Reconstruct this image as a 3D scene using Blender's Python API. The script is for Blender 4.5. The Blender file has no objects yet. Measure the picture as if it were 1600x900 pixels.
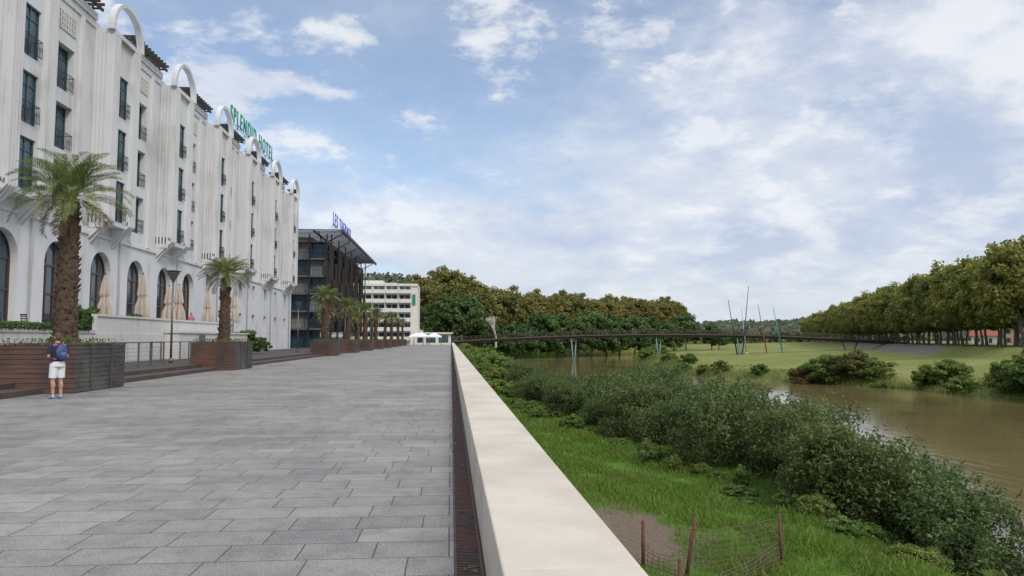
import bpy, math, random
import numpy as np
from mathutils import Vector, Matrix
Rd=math.radians
random.seed(7); rng=np.random.default_rng(7)
scene=bpy.context.scene
col=scene.collection
# ---------------------------------------------------------------- materials
def nodes(m):
    m.use_nodes=True
    nt=m.node_tree
    return nt,nt.nodes,nt.links
def mat(name,c1,c2=None,scale=5,rough=.7,bump=0.,detail=6,stretch=(1,1,1),metal=0,c3=None,scale3=.3,spec=.5,lo=.35,hi=.65):
    m=bpy.data.materials.new(name); nt,N,L=nodes(m)
    b=N['Principled BSDF']; b.inputs['Roughness'].default_value=rough; b.inputs['Metallic'].default_value=metal
    b.inputs['Specular IOR Level'].default_value=spec
    if c2 is None:
        b.inputs['Base Color'].default_value=(*c1,1)
        c2=c1
    tc=N.new('ShaderNodeTexCoord'); mp=N.new('ShaderNodeMapping'); mp.inputs['Scale'].default_value=stretch
    L.new(tc.outputs['Object'],mp.inputs['Vector'])
    no=N.new('ShaderNodeTexNoise'); no.inputs['Scale'].default_value=scale; no.inputs['Detail'].default_value=detail; no.inputs['Roughness'].default_value=.65
    L.new(mp.outputs['Vector'],no.inputs['Vector'])
    r=N.new('ShaderNodeValToRGB'); r.color_ramp.elements[0].position=lo; r.color_ramp.elements[1].position=hi
    r.color_ramp.elements[0].color=(*c1,1); r.color_ramp.elements[1].color=(*c2,1)
    L.new(no.outputs['Fac'],r.inputs['Fac'])
    out=r.outputs['Color']
    if c3:
        n3=N.new('ShaderNodeTexNoise'); n3.inputs['Scale'].default_value=scale3; n3.inputs['Detail'].default_value=4
        L.new(tc.outputs['Object'],n3.inputs['Vector'])
        r3=N.new('ShaderNodeValToRGB'); r3.color_ramp.elements[0].position=.45; r3.color_ramp.elements[1].position=.65
        L.new(n3.outputs['Fac'],r3.inputs['Fac'])
        mx=N.new('ShaderNodeMixRGB'); L.new(r3.outputs['Color'],mx.inputs['Fac']); L.new(out,mx.inputs[1]); mx.inputs[2].default_value=(*c3,1)
        out=mx.outputs['Color']
    L.new(out,b.inputs['Base Color'])
    if bump:
        bp=N.new('ShaderNodeBump'); bp.inputs['Strength'].default_value=bump; bp.inputs['Distance'].default_value=.02
        L.new(no.outputs['Fac'],bp.inputs['Height']); L.new(bp.outputs['Normal'],b.inputs['Normal'])
    return m
def leafmat(name,dark,mid,light,alt=None,altamt=.5,nscale=.25):
    m=bpy.data.materials.new(name); nt,N,L=nodes(m)
    N.remove(N['Principled BSDF']); out=N['Material Output']
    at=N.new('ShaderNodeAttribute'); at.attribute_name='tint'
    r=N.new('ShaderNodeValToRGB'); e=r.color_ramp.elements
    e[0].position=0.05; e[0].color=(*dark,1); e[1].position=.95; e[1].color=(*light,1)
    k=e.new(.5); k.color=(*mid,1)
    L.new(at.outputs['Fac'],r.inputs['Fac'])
    c=r.outputs['Color']
    if alt:
        tc=N.new('ShaderNodeNewGeometry'); no=N.new('ShaderNodeTexNoise'); no.inputs['Scale'].default_value=nscale; no.inputs['Detail'].default_value=3
        L.new(tc.outputs['Position'],no.inputs['Vector'])
        oi=N.new('ShaderNodeObjectInfo')
        ad=N.new('ShaderNodeMath'); ad.operation='MULTIPLY_ADD'; L.new(oi.outputs['Random'],ad.inputs[0]); ad.inputs[1].default_value=.5; L.new(no.outputs['Fac'],ad.inputs[2])
        mr=N.new('ShaderNodeMapRange'); L.new(ad.outputs[0],mr.inputs['Value']); mr.inputs['From Min'].default_value=.5; mr.inputs['From Max'].default_value=.95; mr.inputs['To Max'].default_value=altamt
        mx=N.new('ShaderNodeMixRGB'); L.new(mr.outputs['Result'],mx.inputs['Fac']); L.new(c,mx.inputs[1]); mx.inputs[2].default_value=(*alt,1); c=mx.outputs['Color']
    d=N.new('ShaderNodeBsdfDiffuse'); t=N.new('ShaderNodeBsdfTranslucent'); g=N.new('ShaderNodeBsdfGlossy'); g.inputs['Roughness'].default_value=.5
    L.new(c,d.inputs['Color']); L.new(c,t.inputs['Color'])
    mx1=N.new('ShaderNodeMixShader'); mx1.inputs[0].default_value=.35; L.new(d.outputs[0],mx1.inputs[1]); L.new(t.outputs[0],mx1.inputs[2])
    mx2=N.new('ShaderNodeMixShader'); mx2.inputs[0].default_value=.03; L.new(mx1.outputs[0],mx2.inputs[1]); L.new(g.outputs[0],mx2.inputs[2])
    L.new(mx2.outputs[0],out.inputs['Surface'])
    return m
def M_(N,L,op,a,b=None,c=None):
    n=N.new('ShaderNodeMath'); n.operation=op
    for i,v in enumerate((a,b,c)):
        if v is None: continue
        if hasattr(v,'is_linked') or hasattr(v,'links'): L.new(v,n.inputs[i])
        else: n.inputs[i].default_value=v
    return n.outputs[0]

def wallmat(name,base,stain,amt=.8):
    m=bpy.data.materials.new(name); nt,N,L=nodes(m); b=N['Principled BSDF']; b.inputs['Roughness'].default_value=.85
    g=N.new('ShaderNodeNewGeometry')
    mp=N.new('ShaderNodeMapping'); mp.inputs['Scale'].default_value=(1.6,1.6,.22); L.new(g.outputs['Position'],mp.inputs['Vector'])
    n1=N.new('ShaderNodeTexNoise'); n1.inputs['Scale'].default_value=1.0; n1.inputs['Detail'].default_value=9; n1.inputs['Roughness'].default_value=.62; L.new(mp.outputs[0],n1.inputs['Vector'])
    n2=N.new('ShaderNodeTexNoise'); n2.inputs['Scale'].default_value=.3; n2.inputs['Detail'].default_value=6; L.new(g.outputs['Position'],n2.inputs['Vector'])
    s=M_(N,L,'MULTIPLY_ADD',n2.outputs['Fac'],1.2,n1.outputs['Fac'])
    mr=N.new('ShaderNodeMapRange'); mr.interpolation_type='SMOOTHSTEP'; L.new(s,mr.inputs['Value']); mr.inputs['From Min'].default_value=1.05; mr.inputs['From Max'].default_value=1.6; mr.inputs['To Max'].default_value=amt
    mx=N.new('ShaderNodeMixRGB'); L.new(mr.outputs[0],mx.inputs['Fac']); mx.inputs[1].default_value=(*base,1); mx.inputs[2].default_value=(*stain,1)
    L.new(mx.outputs[0],b.inputs['Base Color'])
    return m

m_white=wallmat('painted_render',(.62,.625,.635),(.31,.30,.28),.65)
m_white2=wallmat('painted_concrete',(.56,.55,.52),(.33,.31,.28),.8)
m_glass=mat('window_glass',(.012,.03,.045),(.03,.06,.085),scale=1.2,rough=.06,spec=.9)
m_teal=mat('teal_frame',(.03,.10,.12),rough=.5)
m_brown=mat('brown_frame',(.08,.045,.03),rough=.5)
m_black=mat('black_iron',(.012,.012,.014),(.02,.02,.022),rough=.5)
m_darkwood=mat('dark_wood',(.022,.017,.014),(.05,.035,.028),scale=6,stretch=(1,1,8),rough=.7)
m_beige=mat('beige_canvas',(.50,.43,.36),(.38,.32,.27),scale=3,stretch=(1,1,.2),rough=.9)
m_orange=mat('orange_canvas',(.6,.28,.05),(.45,.2,.04),scale=3,rough=.9)
m_metal=mat('grey_metal',(.18,.19,.2),(.13,.14,.15),scale=8,rough=.45,metal=.6)
m_green=mat('green_sign',(.0,.22,.12),rough=.5)
m_blue=mat('blue_sign',(.02,.08,.55),rough=.5)
m_rust=mat('rusty_iron',(.05,.028,.022),(.13,.065,.042),scale=14,rough=.85,bump=.3,c3=(.06,.05,.045),scale3=.7)
m_rustp=mat('rusty_post',(.07,.03,.022),(.15,.065,.04),scale=20,rough=.9,bump=.3)
m_wire=mat('rusty_wire',(.16,.11,.085),rough=.8)
m_stone=mat('cream_stone',(.50,.44,.35),(.60,.535,.435),scale=3,rough=.85,bump=.12,c3=(.46,.40,.315),scale3=.8,detail=12,lo=.25,hi=.75)
m_deckg=mat('deck_boards',(.05,.038,.032),(.085,.065,.055),scale=3,stretch=(8,.3,1),rough=.8)
m_plank=mat('planter_boards',(.085,.042,.030),(.15,.078,.055),scale=2.5,stretch=(.6,.6,9),rough=.75,bump=.3,c3=(.06,.04,.034),scale3=.8)
m_plank2=mat('planter_boards_weathered',(.035,.032,.03),(.085,.075,.068),scale=2.5,stretch=(.6,.6,9),rough=.8,bump=.3,c3=(.10,.095,.08),scale3=1.3)
m_soil=mat('soil',(.03,.02,.013),(.05,.035,.025),scale=12,rough=1)
m_bark=mat('bark',(.06,.045,.03),(.13,.105,.075),scale=4,stretch=(1,1,.3),rough=.95,bump=.4)
m_plane=mat('plane_bark',(.10,.085,.065),(.22,.2,.155),scale=2,rough=.95)
m_pale=mat('pale_dead_wood',(.6,.57,.52),(.45,.42,.38),scale=2,rough=.95)
m_palmbark=mat('palm_bark',(.04,.026,.018),(.13,.085,.055),scale=9,rough=1,bump=.8)
m_concrete=mat('grey_concrete',(.26,.25,.235),(.34,.33,.31),scale=2,rough=.9)
m_dslab=mat('dark_slab',(.09,.088,.085),(.14,.135,.13),scale=2,rough=.9)
m_tile=mat('clay_tile',(.30,.10,.055),(.22,.075,.04),scale=3,rough=.9)
m_cream=mat('cream_wall',(.68,.65,.58),(.62,.59,.52),scale=1,rough=.9)
m_hull=mat('bridge_steel',(.07,.05,.042),(.10,.075,.06),scale=1,rough=.6)

L_aut=leafmat('plane_tree_leaves',(.055,.075,.018),(.15,.165,.04),(.29,.275,.075),(.25,.18,.045),.4,.06)
L_aut2=leafmat('plane_tree_leaves_greener',(.07,.10,.018),(.165,.20,.038),(.32,.33,.07),(.28,.23,.045),.45,.05)
L_dark=leafmat('dark_green_leaves',(.025,.06,.015),(.065,.13,.032),(.13,.22,.06),(.11,.145,.035),.5,.2)
L_will=leafmat('willow_leaves',(.022,.045,.012),(.075,.125,.032),(.17,.245,.075),(.15,.165,.045),.5,.3)
L_bush=leafmat('bank_shrub_leaves',(.035,.08,.014),(.10,.18,.03),(.21,.31,.065),(.22,.22,.045),.5,.25)
L_red=leafmat('reddening_shrub_leaves',(.04,.055,.013),(.11,.135,.03),(.20,.18,.05),(.20,.10,.035),.45,.4)
L_palm=leafmat('palm_leaflets',(.065,.10,.028),(.165,.225,.07),(.32,.37,.14),(.29,.27,.09),.35,.8)
L_dead=leafmat('dead_palm_leaflets',(.12,.085,.045),(.22,.165,.09),(.32,.26,.16))
L_grass=leafmat('grass_blades',(.04,.09,.008),(.095,.21,.018),(.19,.33,.04),(.2,.24,.045),.6,.45)
L_hill=leafmat('far_woodland',(.06,.09,.06),(.09,.13,.075),(.13,.17,.09),(.15,.15,.09),.5,.02)

# ---------------------------------------------------------------- mesh builder
class MB:
    def __init__(s): s.v=[];s.f=[];s.m=[];s.sm=[]
    def quad(s,a,b,c,d,m=0):
        i=len(s.v); s.v+= [a,b,c,d]; s.f.append((i,i+1,i+2,i+3)); s.m.append(m); s.sm.append(False)
    def poly(s,pts,m=0):
        i=len(s.v); s.v+=list(pts); s.f.append(tuple(range(i,i+len(pts)))); s.m.append(m); s.sm.append(False)
    def box(s,x0,x1,y0,y1,z0,z1,m=0):
        i=len(s.v)
        s.v+=[(x0,y0,z0),(x1,y0,z0),(x1,y1,z0),(x0,y1,z0),(x0,y0,z1),(x1,y0,z1),(x1,y1,z1),(x0,y1,z1)]
        for f in ((0,3,2,1),(4,5,6,7),(0,1,5,4),(1,2,6,5),(2,3,7,6),(3,0,4,7)):
            s.f.append(tuple(i+k for k in f)); s.m.append(m); s.sm.append(False)
    def cyl(s,p0,p1,r0,r1=None,n=8,m=0,cap=True,smooth=True):
        if r1 is None:r1=r0
        p0=Vector(p0);p1=Vector(p1);d=(p1-p0)
        if d.length<1e-6:return
        d.normalize(); u=d.orthogonal().normalized(); w=d.cross(u)
        i=len(s.v)
        for p,r in((p0,r0),(p1,r1)):
            for k in range(n):
                a=2*math.pi*k/n; s.v.append(tuple(p+u*math.cos(a)*r+w*math.sin(a)*r))
        for k in range(n):
            k2=(k+1)%n; s.f.append((i+k,i+k2,i+n+k2,i+n+k)); s.m.append(m); s.sm.append(smooth)
        if cap:
            s.f.append(tuple(i+k for k in reversed(range(n)))); s.m.append(m); s.sm.append(False)
            s.f.append(tuple(i+n+k for k in range(n))); s.m.append(m); s.sm.append(False)
    def ell(s,c,r,n=12,mm=8,m=0):
        i=len(s.v)
        for a in range(mm+1):
            t=math.pi*a/mm
            for k in range(n):
                p=2*math.pi*k/n
                s.v.append((c[0]+r[0]*math.sin(t)*math.cos(p),c[1]+r[1]*math.sin(t)*math.sin(p),c[2]+r[2]*math.cos(t)))
        for a in range(mm):
            for k in range(n):
                k2=(k+1)%n
                s.f.append((i+a*n+k,i+(a+1)*n+k,i+(a+1)*n+k2,i+a*n+k2)); s.m.append(m); s.sm.append(True)
    def lathe(s,c,prof,n=14,m=0,jit=0):
        i=len(s.v)
        for (r,z) in prof:
            for k in range(n):
                p=2*math.pi*k/n; rr=r*(1+random.uniform(-jit,jit))
                s.v.append((c[0]+rr*math.cos(p),c[1]+rr*math.sin(p),c[2]+z))
        for a in range(len(prof)-1):
            for k in range(n):
                k2=(k+1)%n
                s.f.append((i+a*n+k,i+a*n+k2,i+(a+1)*n+k2,i+(a+1)*n+k)); s.m.append(m); s.sm.append(True)
    def mesh(s,name,mats):
        me=bpy.data.meshes.new(name); me.from_pydata(s.v,[],s.f)
        for mt in mats: me.materials.append(mt)
        me.polygons.foreach_set('material_index',s.m); me.polygons.foreach_set('use_smooth',s.sm)
        me.update(); return me
def addobj(name,data,parent=None,loc=(0,0,0),rot=(0,0,0),**kw):
    o=bpy.data.objects.new(name,data); o.location=loc; o.rotation_euler=rot
    if parent: o.parent=parent
    col.objects.link(o)
    for k,v in kw.items(): o[k]=v
    return o
def thing(name,label,cat,loc=(0,0,0),group=None,rot=(0,0,0),data=None):
    o=addobj(name,data,None,loc,rot,label=label,category=cat)
    if data is None: o.empty_display_size=.2
    if group:o['group']=group
    return o
def dup(o,loc=None,rotz=None,scale=None,parent=None):
    c=o.copy(); col.objects.link(c)
    if parent: c.parent=parent
    if loc is not None:c.location=loc
    if rotz is not None:c.rotation_euler=(0,0,rotz)
    if scale is not None:c.scale=(scale,)*3 if not hasattr(scale,'__len__') else scale
    for k in list(o.children): dup(k,parent=c)
    return c
def structure(name,me):
    o=addobj(name,me); o['kind']='structure'; return o
def quads_mesh(name,V,mt,tint,smooth=False):
    n=len(V)//4; me=bpy.data.meshes.new(name); me.vertices.add(4*n); me.vertices.foreach_set('co',np.ascontiguousarray(V,dtype=np.float32).ravel())
    me.loops.add(4*n); me.loops.foreach_set('vertex_index',np.arange(4*n,dtype=np.int32))
    me.polygons.add(n); me.polygons.foreach_set('loop_start',np.arange(0,4*n,4,dtype=np.int32))
    me.materials.append(mt); me.update(calc_edges=True)
    a=me.attributes.new('tint','FLOAT','POINT'); a.data.foreach_set('value',np.repeat(tint,4).astype(np.float32))
    return me
def nrm(a): return a/np.maximum(np.linalg.norm(a,axis=1,keepdims=True),1e-9)
def leaves(P,size,aspect=.6,out=None,outw=.6,up=None):
    n=len(P); N_=nrm(rng.normal(size=(n,3)))
    if out is not None: N_=nrm(N_+out*outw)
    T=nrm(np.cross(N_,rng.normal(size=(n,3))))
    if up is not None: T=nrm(T+np.array([0,0,up]))
    B=nrm(np.cross(N_,T))
    s=size*(.6+.8*rng.random((n,1)))
    a=T*s; b=B*s*aspect
    V=np.stack([P-a,P-b*.9+a*.1,P+a,P+b*.9+a*.1],axis=1).reshape(-1,3)
    return V
def crown(name,seed,rad,nclump,per,cr,leaf,mt,zc,lobes=5,fill=.25):
    g=np.random.default_rng(seed)
    d=nrm(g.normal(size=(nclump,3))); d[:,2]=np.where(d[:,2]<-.75,-d[:,2],d[:,2])
    ld=nrm(g.normal(size=(lobes,3))); lump=1+.22*np.max(d@ld.T,axis=1)-.12+.10*g.normal(size=nclump)
    r=np.where(g.random(nclump)<fill,g.random(nclump)*.7,.72+.28*g.random(nclump))*lump
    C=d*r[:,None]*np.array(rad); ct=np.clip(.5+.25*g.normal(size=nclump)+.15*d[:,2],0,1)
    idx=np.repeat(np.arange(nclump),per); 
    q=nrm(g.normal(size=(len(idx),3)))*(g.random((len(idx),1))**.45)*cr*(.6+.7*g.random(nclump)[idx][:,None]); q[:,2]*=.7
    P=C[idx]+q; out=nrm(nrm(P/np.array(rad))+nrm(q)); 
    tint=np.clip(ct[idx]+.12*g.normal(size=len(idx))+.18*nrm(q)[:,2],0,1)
    P=P+np.array([0,0,zc])
    return quads_mesh(name,leaves(P,leaf,.65,out,.9),mt,tint)
def trunk_mesh(h,r,crownh,limbs,spread,mt,seed=0):
    random.seed(seed); mb=MB()
    pts=[Vector((0,0,-.5))]; 
    for i in range(1,5): pts.append(Vector((random.uniform(-.15,.15)*i*r*2,random.uniform(-.15,.15)*i*r*2,h*i/4)))
    for i in range(4): mb.cyl(pts[i],pts[i+1],r*(1.25 if i==0 else 1-.12*i),r*(1-.12*(i+1)),9,cap=False)
    for k in range(limbs):
        a=2*math.pi*k/limbs+random.uniform(-.4,.4); b=pts[3].lerp(pts[4],random.random())
        e=b+Vector((math.cos(a)*spread*.5,math.sin(a)*spread*.5,crownh*random.uniform(.25,.45)))
        mb.cyl(b,e,r*.5,r*.28,6,cap=False)
        for j in range(2):
            a2=a+random.uniform(-.7,.7)
            mb.cyl(e,e+Vector((math.cos(a2)*spread*.4,math.sin(a2)*spread*.4,crownh*random.uniform(.15,.35))),r*.28,r*.08,5,cap=False)
    return mb.mesh('trunk',[mt])

# ---------------------------------------------------------------- terrain
def Xn(y): return np.interp(y,[-100,14,24,39,60,75,90,110,136,204,260,330],[14.5,16.5,19,21,20.5,20.5,17,13,11.5,11,11,11])
def Xf(y): return np.interp(y,[-100,50,78,100,117,133,150,181,240,290,330],[62,64,64,63,57,47,45,52,60,72,95])
def Xl(y): return np.maximum(103+(y-125)*.415,95)
def sst(a,b,x):
    t=np.clip((x-a)/(b-a),0,1); return t*t*(3-2*t)
def height(x,y):
    x=np.asarray(x,float); y=np.asarray(y,float)
    xn=Xn(y)+.9*np.sin(y*.21)+.6*np.sin(y*.57); xf=Xf(y)+1.0*np.sin(y*.13+1)+.5*np.sin(y*.5); xl=Xl(y)
    near=-3.5+0*x; near=near-2.7*sst(xn-7,xn+1,x)
    near=near-.5*sst(xn,xn+4,x)
    far=-6.7+2.6*sst(xf-2,xf+5,x)+2.4*np.clip((x-xf-5)/np.maximum(xl-14-xf-5,5),0,1)+1.9*sst(xl-12,xl-6,x)
    h=np.where(x<(xn+xf)/2,near,far)
    ye=262+.95*np.clip(x,0,400)
    h=h+( -.8-h)*sst(ye-3,ye+16,y)*(x<xf+30)*1.0+0
    t=sst(232,246,y)*np.clip((12-x)/8,0,1)
    h=h+(-.1-h)*t
    h=h+.07*np.sin(x*.9+y*.37)+.06*np.sin(x*.41-y*.8)+.03*np.sin(2.3*x+1.1*y)
    h=np.where(x<.6,-.06,h)
    return h
xs=np.concatenate([np.linspace(-1500,-20,14),[-10,-3,.3,.62],np.arange(1,140,1.3),np.arange(141,420,6),np.linspace(430,4000,24)])
ys=np.concatenate([[-200,-100,-50,-20],np.arange(-8,120,1.3),np.arange(121,430,3.5),np.linspace(440,5000,26)])
GX,GY=np.meshgrid(xs,ys,indexing='xy'); GZ=height(GX,GY)
nx,ny=len(xs),len(ys)
me=bpy.data.meshes.new('ground'); 
V=np.stack([GX,GY,GZ],-1).reshape(-1,3)
ii=np.arange(nx*ny).reshape(ny,nx); F=np.stack([ii[:-1,:-1],ii[:-1,1:],ii[1:,1:],ii[1:,:-1]],-1).reshape(-1,4)
me.from_pydata(V.tolist(),[],F.tolist()); me.polygons.foreach_set('use_smooth',[True]*len(F))
x=V[:,0];y=V[:,1]
dirt=np.exp(-(((x-4.6)/1.7)**2+((y-19.5)/3.2)**2))+.6*np.exp(-(((x-3.6)/.9)**2+((y-28)/5)**2))
mead=np.where(x>(Xn(y)+Xf(y))/2,1.,0.)
rev=((x>Xl(y)-13)&(x<Xl(y)-5)&(y>150)&(y<300)).astype(float)
mud=np.clip(1-np.abs(V[:,2]+5.6)/.55,0,1)*(x>5)
ca=me.color_attributes.new('zone','FLOAT_COLOR','POINT')
ca.data.foreach_set('color',np.stack([np.clip(dirt,0,1),mead,rev,mud],-1).astype(np.float32).ravel())
m=bpy.data.materials.new('ground_grass'); nt,N,L=nodes(m); b=N['Principled BSDF']; b.inputs['Roughness'].default_value=1; b.inputs['Specular IOR Level'].default_value=.1
g=N.new('ShaderNodeNewGeometry'); at=N.new('ShaderNodeAttribute'); at.attribute_name='zone'
sp=N.new('ShaderNodeSeparateColor'); L.new(at.outputs['Color'],sp.inputs[0])
def nz(sc,det=8,ro=.65):
    n=N.new('ShaderNodeTexNoise'); n.inputs['Scale'].default_value=sc; n.inputs['Detail'].default_value=det; n.inputs['Roughness'].default_value=ro; L.new(g.outputs['Position'],n.inputs['Vector']); return n.outputs['Fac']
def ramp(f,cs):
    r=N.new('ShaderNodeValToRGB'); e=r.color_ramp.elements; e[0].position=cs[0][0]; e[0].color=(*cs[0][1],1); e[1].position=cs[-1][0]; e[1].color=(*cs[-1][1],1)
    for p,c in cs[1:-1]: k=e.new(p); k.color=(*c,1)
    L.new(f,r.inputs['Fac']); return r.outputs['Color']
def mix(f,a,b_):
    mx=N.new('ShaderNodeMixRGB')
    for i,v in ((0,f),(1,a),(2,b_)):
        if isinstance(v,tuple): mx.inputs[i].default_value=(*v,1)
        elif isinstance(v,float): mx.inputs[i].default_value=v
        else: L.new(v,mx.inputs[i])
    return mx.outputs['Color']
gr=ramp(nz(1.1),[(.3,(.03,.065,.008)),(.5,(.065,.14,.015)),(.7,(.12,.19,.035))])
md=ramp(nz(.09),[(.3,(.12,.155,.034)),(.5,(.19,.205,.058)),(.7,(.29,.26,.11))])
md=mix(.35,md,ramp(nz(2.5),[(.3,(.07,.10,.02)),(.7,(.25,.25,.09))]))
c=mix(sp.outputs['Green'],gr,md)
dn=M_(N,L,'MULTIPLY_ADD',nz(1.6),1.1,-.55); dd=M_(N,L,'ADD',sp.outputs['Red'],dn); 
mr=N.new('ShaderNodeMapRange'); L.new(dd,mr.inputs['Value']); mr.inputs['From Min'].default_value=.3; mr.inputs['From Max'].default_value=.55
c=mix(mr.outputs[0],c,ramp(nz(9),[(.3,(.11,.08,.055)),(.7,(.20,.155,.115))]))
c=mix(sp.outputs['Blue'],c,ramp(nz(.8),[(.3,(.15,.135,.11)),(.7,(.26,.23,.19))]))
c=mix(at.outputs['Alpha'],c,ramp(nz(2),[(.3,(.06,.055,.025)),(.7,(.11,.12,.035))]))
L.new(c,b.inputs['Base Color'])
bp=N.new('ShaderNodeBump'); bp.inputs['Strength'].default_value=.6; bp.inputs['Distance'].default_value=.08; L.new(nz(6),bp.inputs['Height']); L.new(bp.outputs[0],b.inputs['Normal'])
me.materials.append(m); structure('ground',me)

# water
m=bpy.data.materials.new('muddy_water'); nt,N,L=nodes(m); b=N['Principled BSDF']
b.inputs['Roughness'].default_value=.08; b.inputs['IOR'].default_value=1.33; b.inputs['Specular IOR Level'].default_value=.5
g=N.new('ShaderNodeNewGeometry')
c=ramp(nz(.05,4),[(.35,(.13,.098,.042)),(.65,(.185,.145,.062))]); L.new(c,b.inputs['Base Color'])
mp=N.new('ShaderNodeMapping'); mp.inputs['Scale'].default_value=(1.3,.5,1); mp.inputs['Rotation'].default_value=(0,0,.3); L.new(g.outputs['Position'],mp.inputs['Vector'])
n1=N.new('ShaderNodeTexNoise'); n1.inputs['Scale'].default_value=.8; n1.inputs['Detail'].default_value=5; L.new(mp.outputs[0],n1.inputs['Vector'])
n2=N.new('ShaderNodeTexNoise'); n2.inputs['Scale'].default_value=.06; n2.inputs['Detail'].default_value=3; L.new(mp.outputs[0],n2.inputs['Vector'])
bs=N.new('ShaderNodeMapRange'); L.new(n2.outputs['Fac'],bs.inputs['Value']); bs.inputs['From Min'].default_value=.4; bs.inputs['From Max'].default_value=.6; bs.inputs['To Min'].default_value=.15; bs.inputs['To Max'].default_value=.7
bp=N.new('ShaderNodeBump'); L.new(bs.outputs[0],bp.inputs['Strength']); bp.inputs['Distance'].default_value=.08; L.new(n1.outputs['Fac'],bp.inputs['Height']); L.new(bp.outputs[0],b.inputs['Normal'])
mb=MB(); mb.quad((8,-100,-5.5),(140,-100,-5.5),(140,420,-5.5),(8,420,-5.5)); structure('river_water',mb.mesh('water',[m]))

# promenade paving
m=bpy.data.materials.new('granite_paving'); nt,N,L=nodes(m); b=N['Principled BSDF']; b.inputs['Roughness'].default_value=.72; b.inputs['Specular IOR Level'].default_value=.28
g=N.new('ShaderNodeNewGeometry')
nv_=N.new('ShaderNodeTexNoise'); nv_.inputs['Scale'].default_value=2.5; L.new(g.outputs['Position'],nv_.inputs['Vector'])
va=N.new('ShaderNodeVectorMath'); va.operation='MULTIPLY_ADD'; L.new(nv_.outputs['Color'],va.inputs[0]); va.inputs[1].default_value=(.012,.012,0); L.new(g.outputs['Position'],va.inputs[2])
br=N.new('ShaderNodeTexBrick'); L.new(va.outputs[0],br.inputs['Vector'])
br.inputs['Scale'].default_value=1; br.inputs['Brick Width'].default_value=.56; br.inputs['Row Height'].default_value=.43; br.inputs['Mortar Size'].default_value=.006; br.inputs['Mortar Smooth'].default_value=.35
br.offset=.41; br.offset_frequency=3; br.squash=1.3; br.squash_frequency=2
br.inputs['Color1'].default_value=(0,0,0,1); br.inputs['Color2'].default_value=(1,1,1,1); br.inputs['Mortar'].default_value=(.5,.5,.5,1); br.inputs['Bias'].default_value=0
slab=ramp(br.outputs['Color'],[(0,(.15,.149,.147)),(.25,(.215,.208,.196)),(.6,(.25,.24,.222)),(.85,(.285,.27,.247)),(1,(.33,.31,.285))])
sp2=ramp(nz(60,5,.9),[(.38,(.055,.053,.05)),(.5,(.235,.225,.21)),(.62,(.56,.535,.50))])
c=mix(.5,slab,sp2)
big=ramp(nz(.35,7),[(.3,(.66,.66,.66)),(.5,(.93,.92,.90)),(.7,(1.16,1.13,1.07))])
mu=N.new('ShaderNodeMixRGB'); mu.blend_type='MULTIPLY'; mu.inputs[0].default_value=1; L.new(c,mu.inputs[1]); L.new(big,mu.inputs[2])
st2=ramp(nz(3.2,8,.75),[(.3,(.72,.72,.72)),(.55,(1.05,1.05,1.04))])
mu2=N.new('ShaderNodeMixRGB'); mu2.blend_type='MULTIPLY'; mu2.inputs[0].default_value=1; L.new(mu.outputs[0],mu2.inputs[1]); L.new(st2,mu2.inputs[2])
c=mix(br.outputs['Fac'],mu2.outputs[0],(.065,.06,.05)); L.new(c,b.inputs['Base Color'])
inv=M_(N,L,'SUBTRACT',1.,br.outputs['Fac']); hh=M_(N,L,'MULTIPLY_ADD',nz(40,3),.4,inv)
bp=N.new('ShaderNodeBump'); bp.inputs['Strength'].default_value=.7; bp.inputs['Distance'].default_value=.006; L.new(hh,bp.inputs['Height']); L.new(bp.outputs[0],b.inputs['Normal'])
mb=MB(); mb.quad((-120,-30,0),(.03,-30,0),(.03,245,0),(-120,245,0)); structure('promenade_paving',mb.mesh('paving',[m]))
mb=MB(); mb.box(.034,.26,-6,240,-.12,-.07); structure('drain_channel_floor',mb.mesh('channel',[m_soil]))
mb=MB(); mb.box(.032,.05,-3,235,-.05,.003); mb.box(.215,.235,-3,235,-.05,.003); mb.box(.236,.249,-3,235,-.07,-.012)
yy=-1.
while yy<90:
    mb.box(.05,.215,yy,yy+.02,-.03,.0); yy+=.038
    if int(yy/1.0)!=int((yy-.038)/1.0): mb.box(.05,.215,yy,yy+.035,-.03,.001); yy+=.05
thing('drain_grate','rusty slotted iron drain grate along foot of cream wall','drain',data=mb.mesh('drain_grate',[m_rust]))
mb=MB(); yy=-6
while yy<238:
    mb.box(.25,.93,yy,yy+3.196,-.2,.5); yy+=3.2
mb.box(.28,.90,-6,238,-4.2,-.2); mb.box(.262,.918,-6,238,-.2,.49)
o=thing('parapet_wall','long low cream stone parapet wall with flat top beside promenade','wall',data=mb.mesh('parapet_wall',[m_stone]))
bv=o.modifiers.new('b','BEVEL'); bv.width=.012; bv.segments=2
mb=MB(); mb.box(-60,-12.75,-20,115,.005,.32); mb.box(-12.746,-11.95,-20,115,.005,.16)
structure('wooden_deck_steps',mb.mesh('deck',[m_deckg]))
# fallen leaves caught on the grate
g=np.random.default_rng(77); n=110
P=np.stack([g.uniform(.0,.23,n),3+g.random(n)**1.4*30,np.full(n,.012)],-1)
ang=g.random(n)*6.28; s=.012+.018*g.random(n); T_=np.stack([np.cos(ang),np.sin(ang),.25*g.normal(size=n)],-1)*s[:,None]; B_=np.stack([-np.sin(ang),np.cos(ang),.25*g.normal(size=n)],-1)*s[:,None]*.6
o=addobj('fallen_leaves',quads_mesh('fallen_leaves',np.stack([P-T_,P-B_,P+T_,P+B_],1).reshape(-1,3),L_dead,g.random(n))); o['kind']='stuff'; o['label']='dry brown fallen leaves caught on the drain'; o['category']='leaves'

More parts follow.
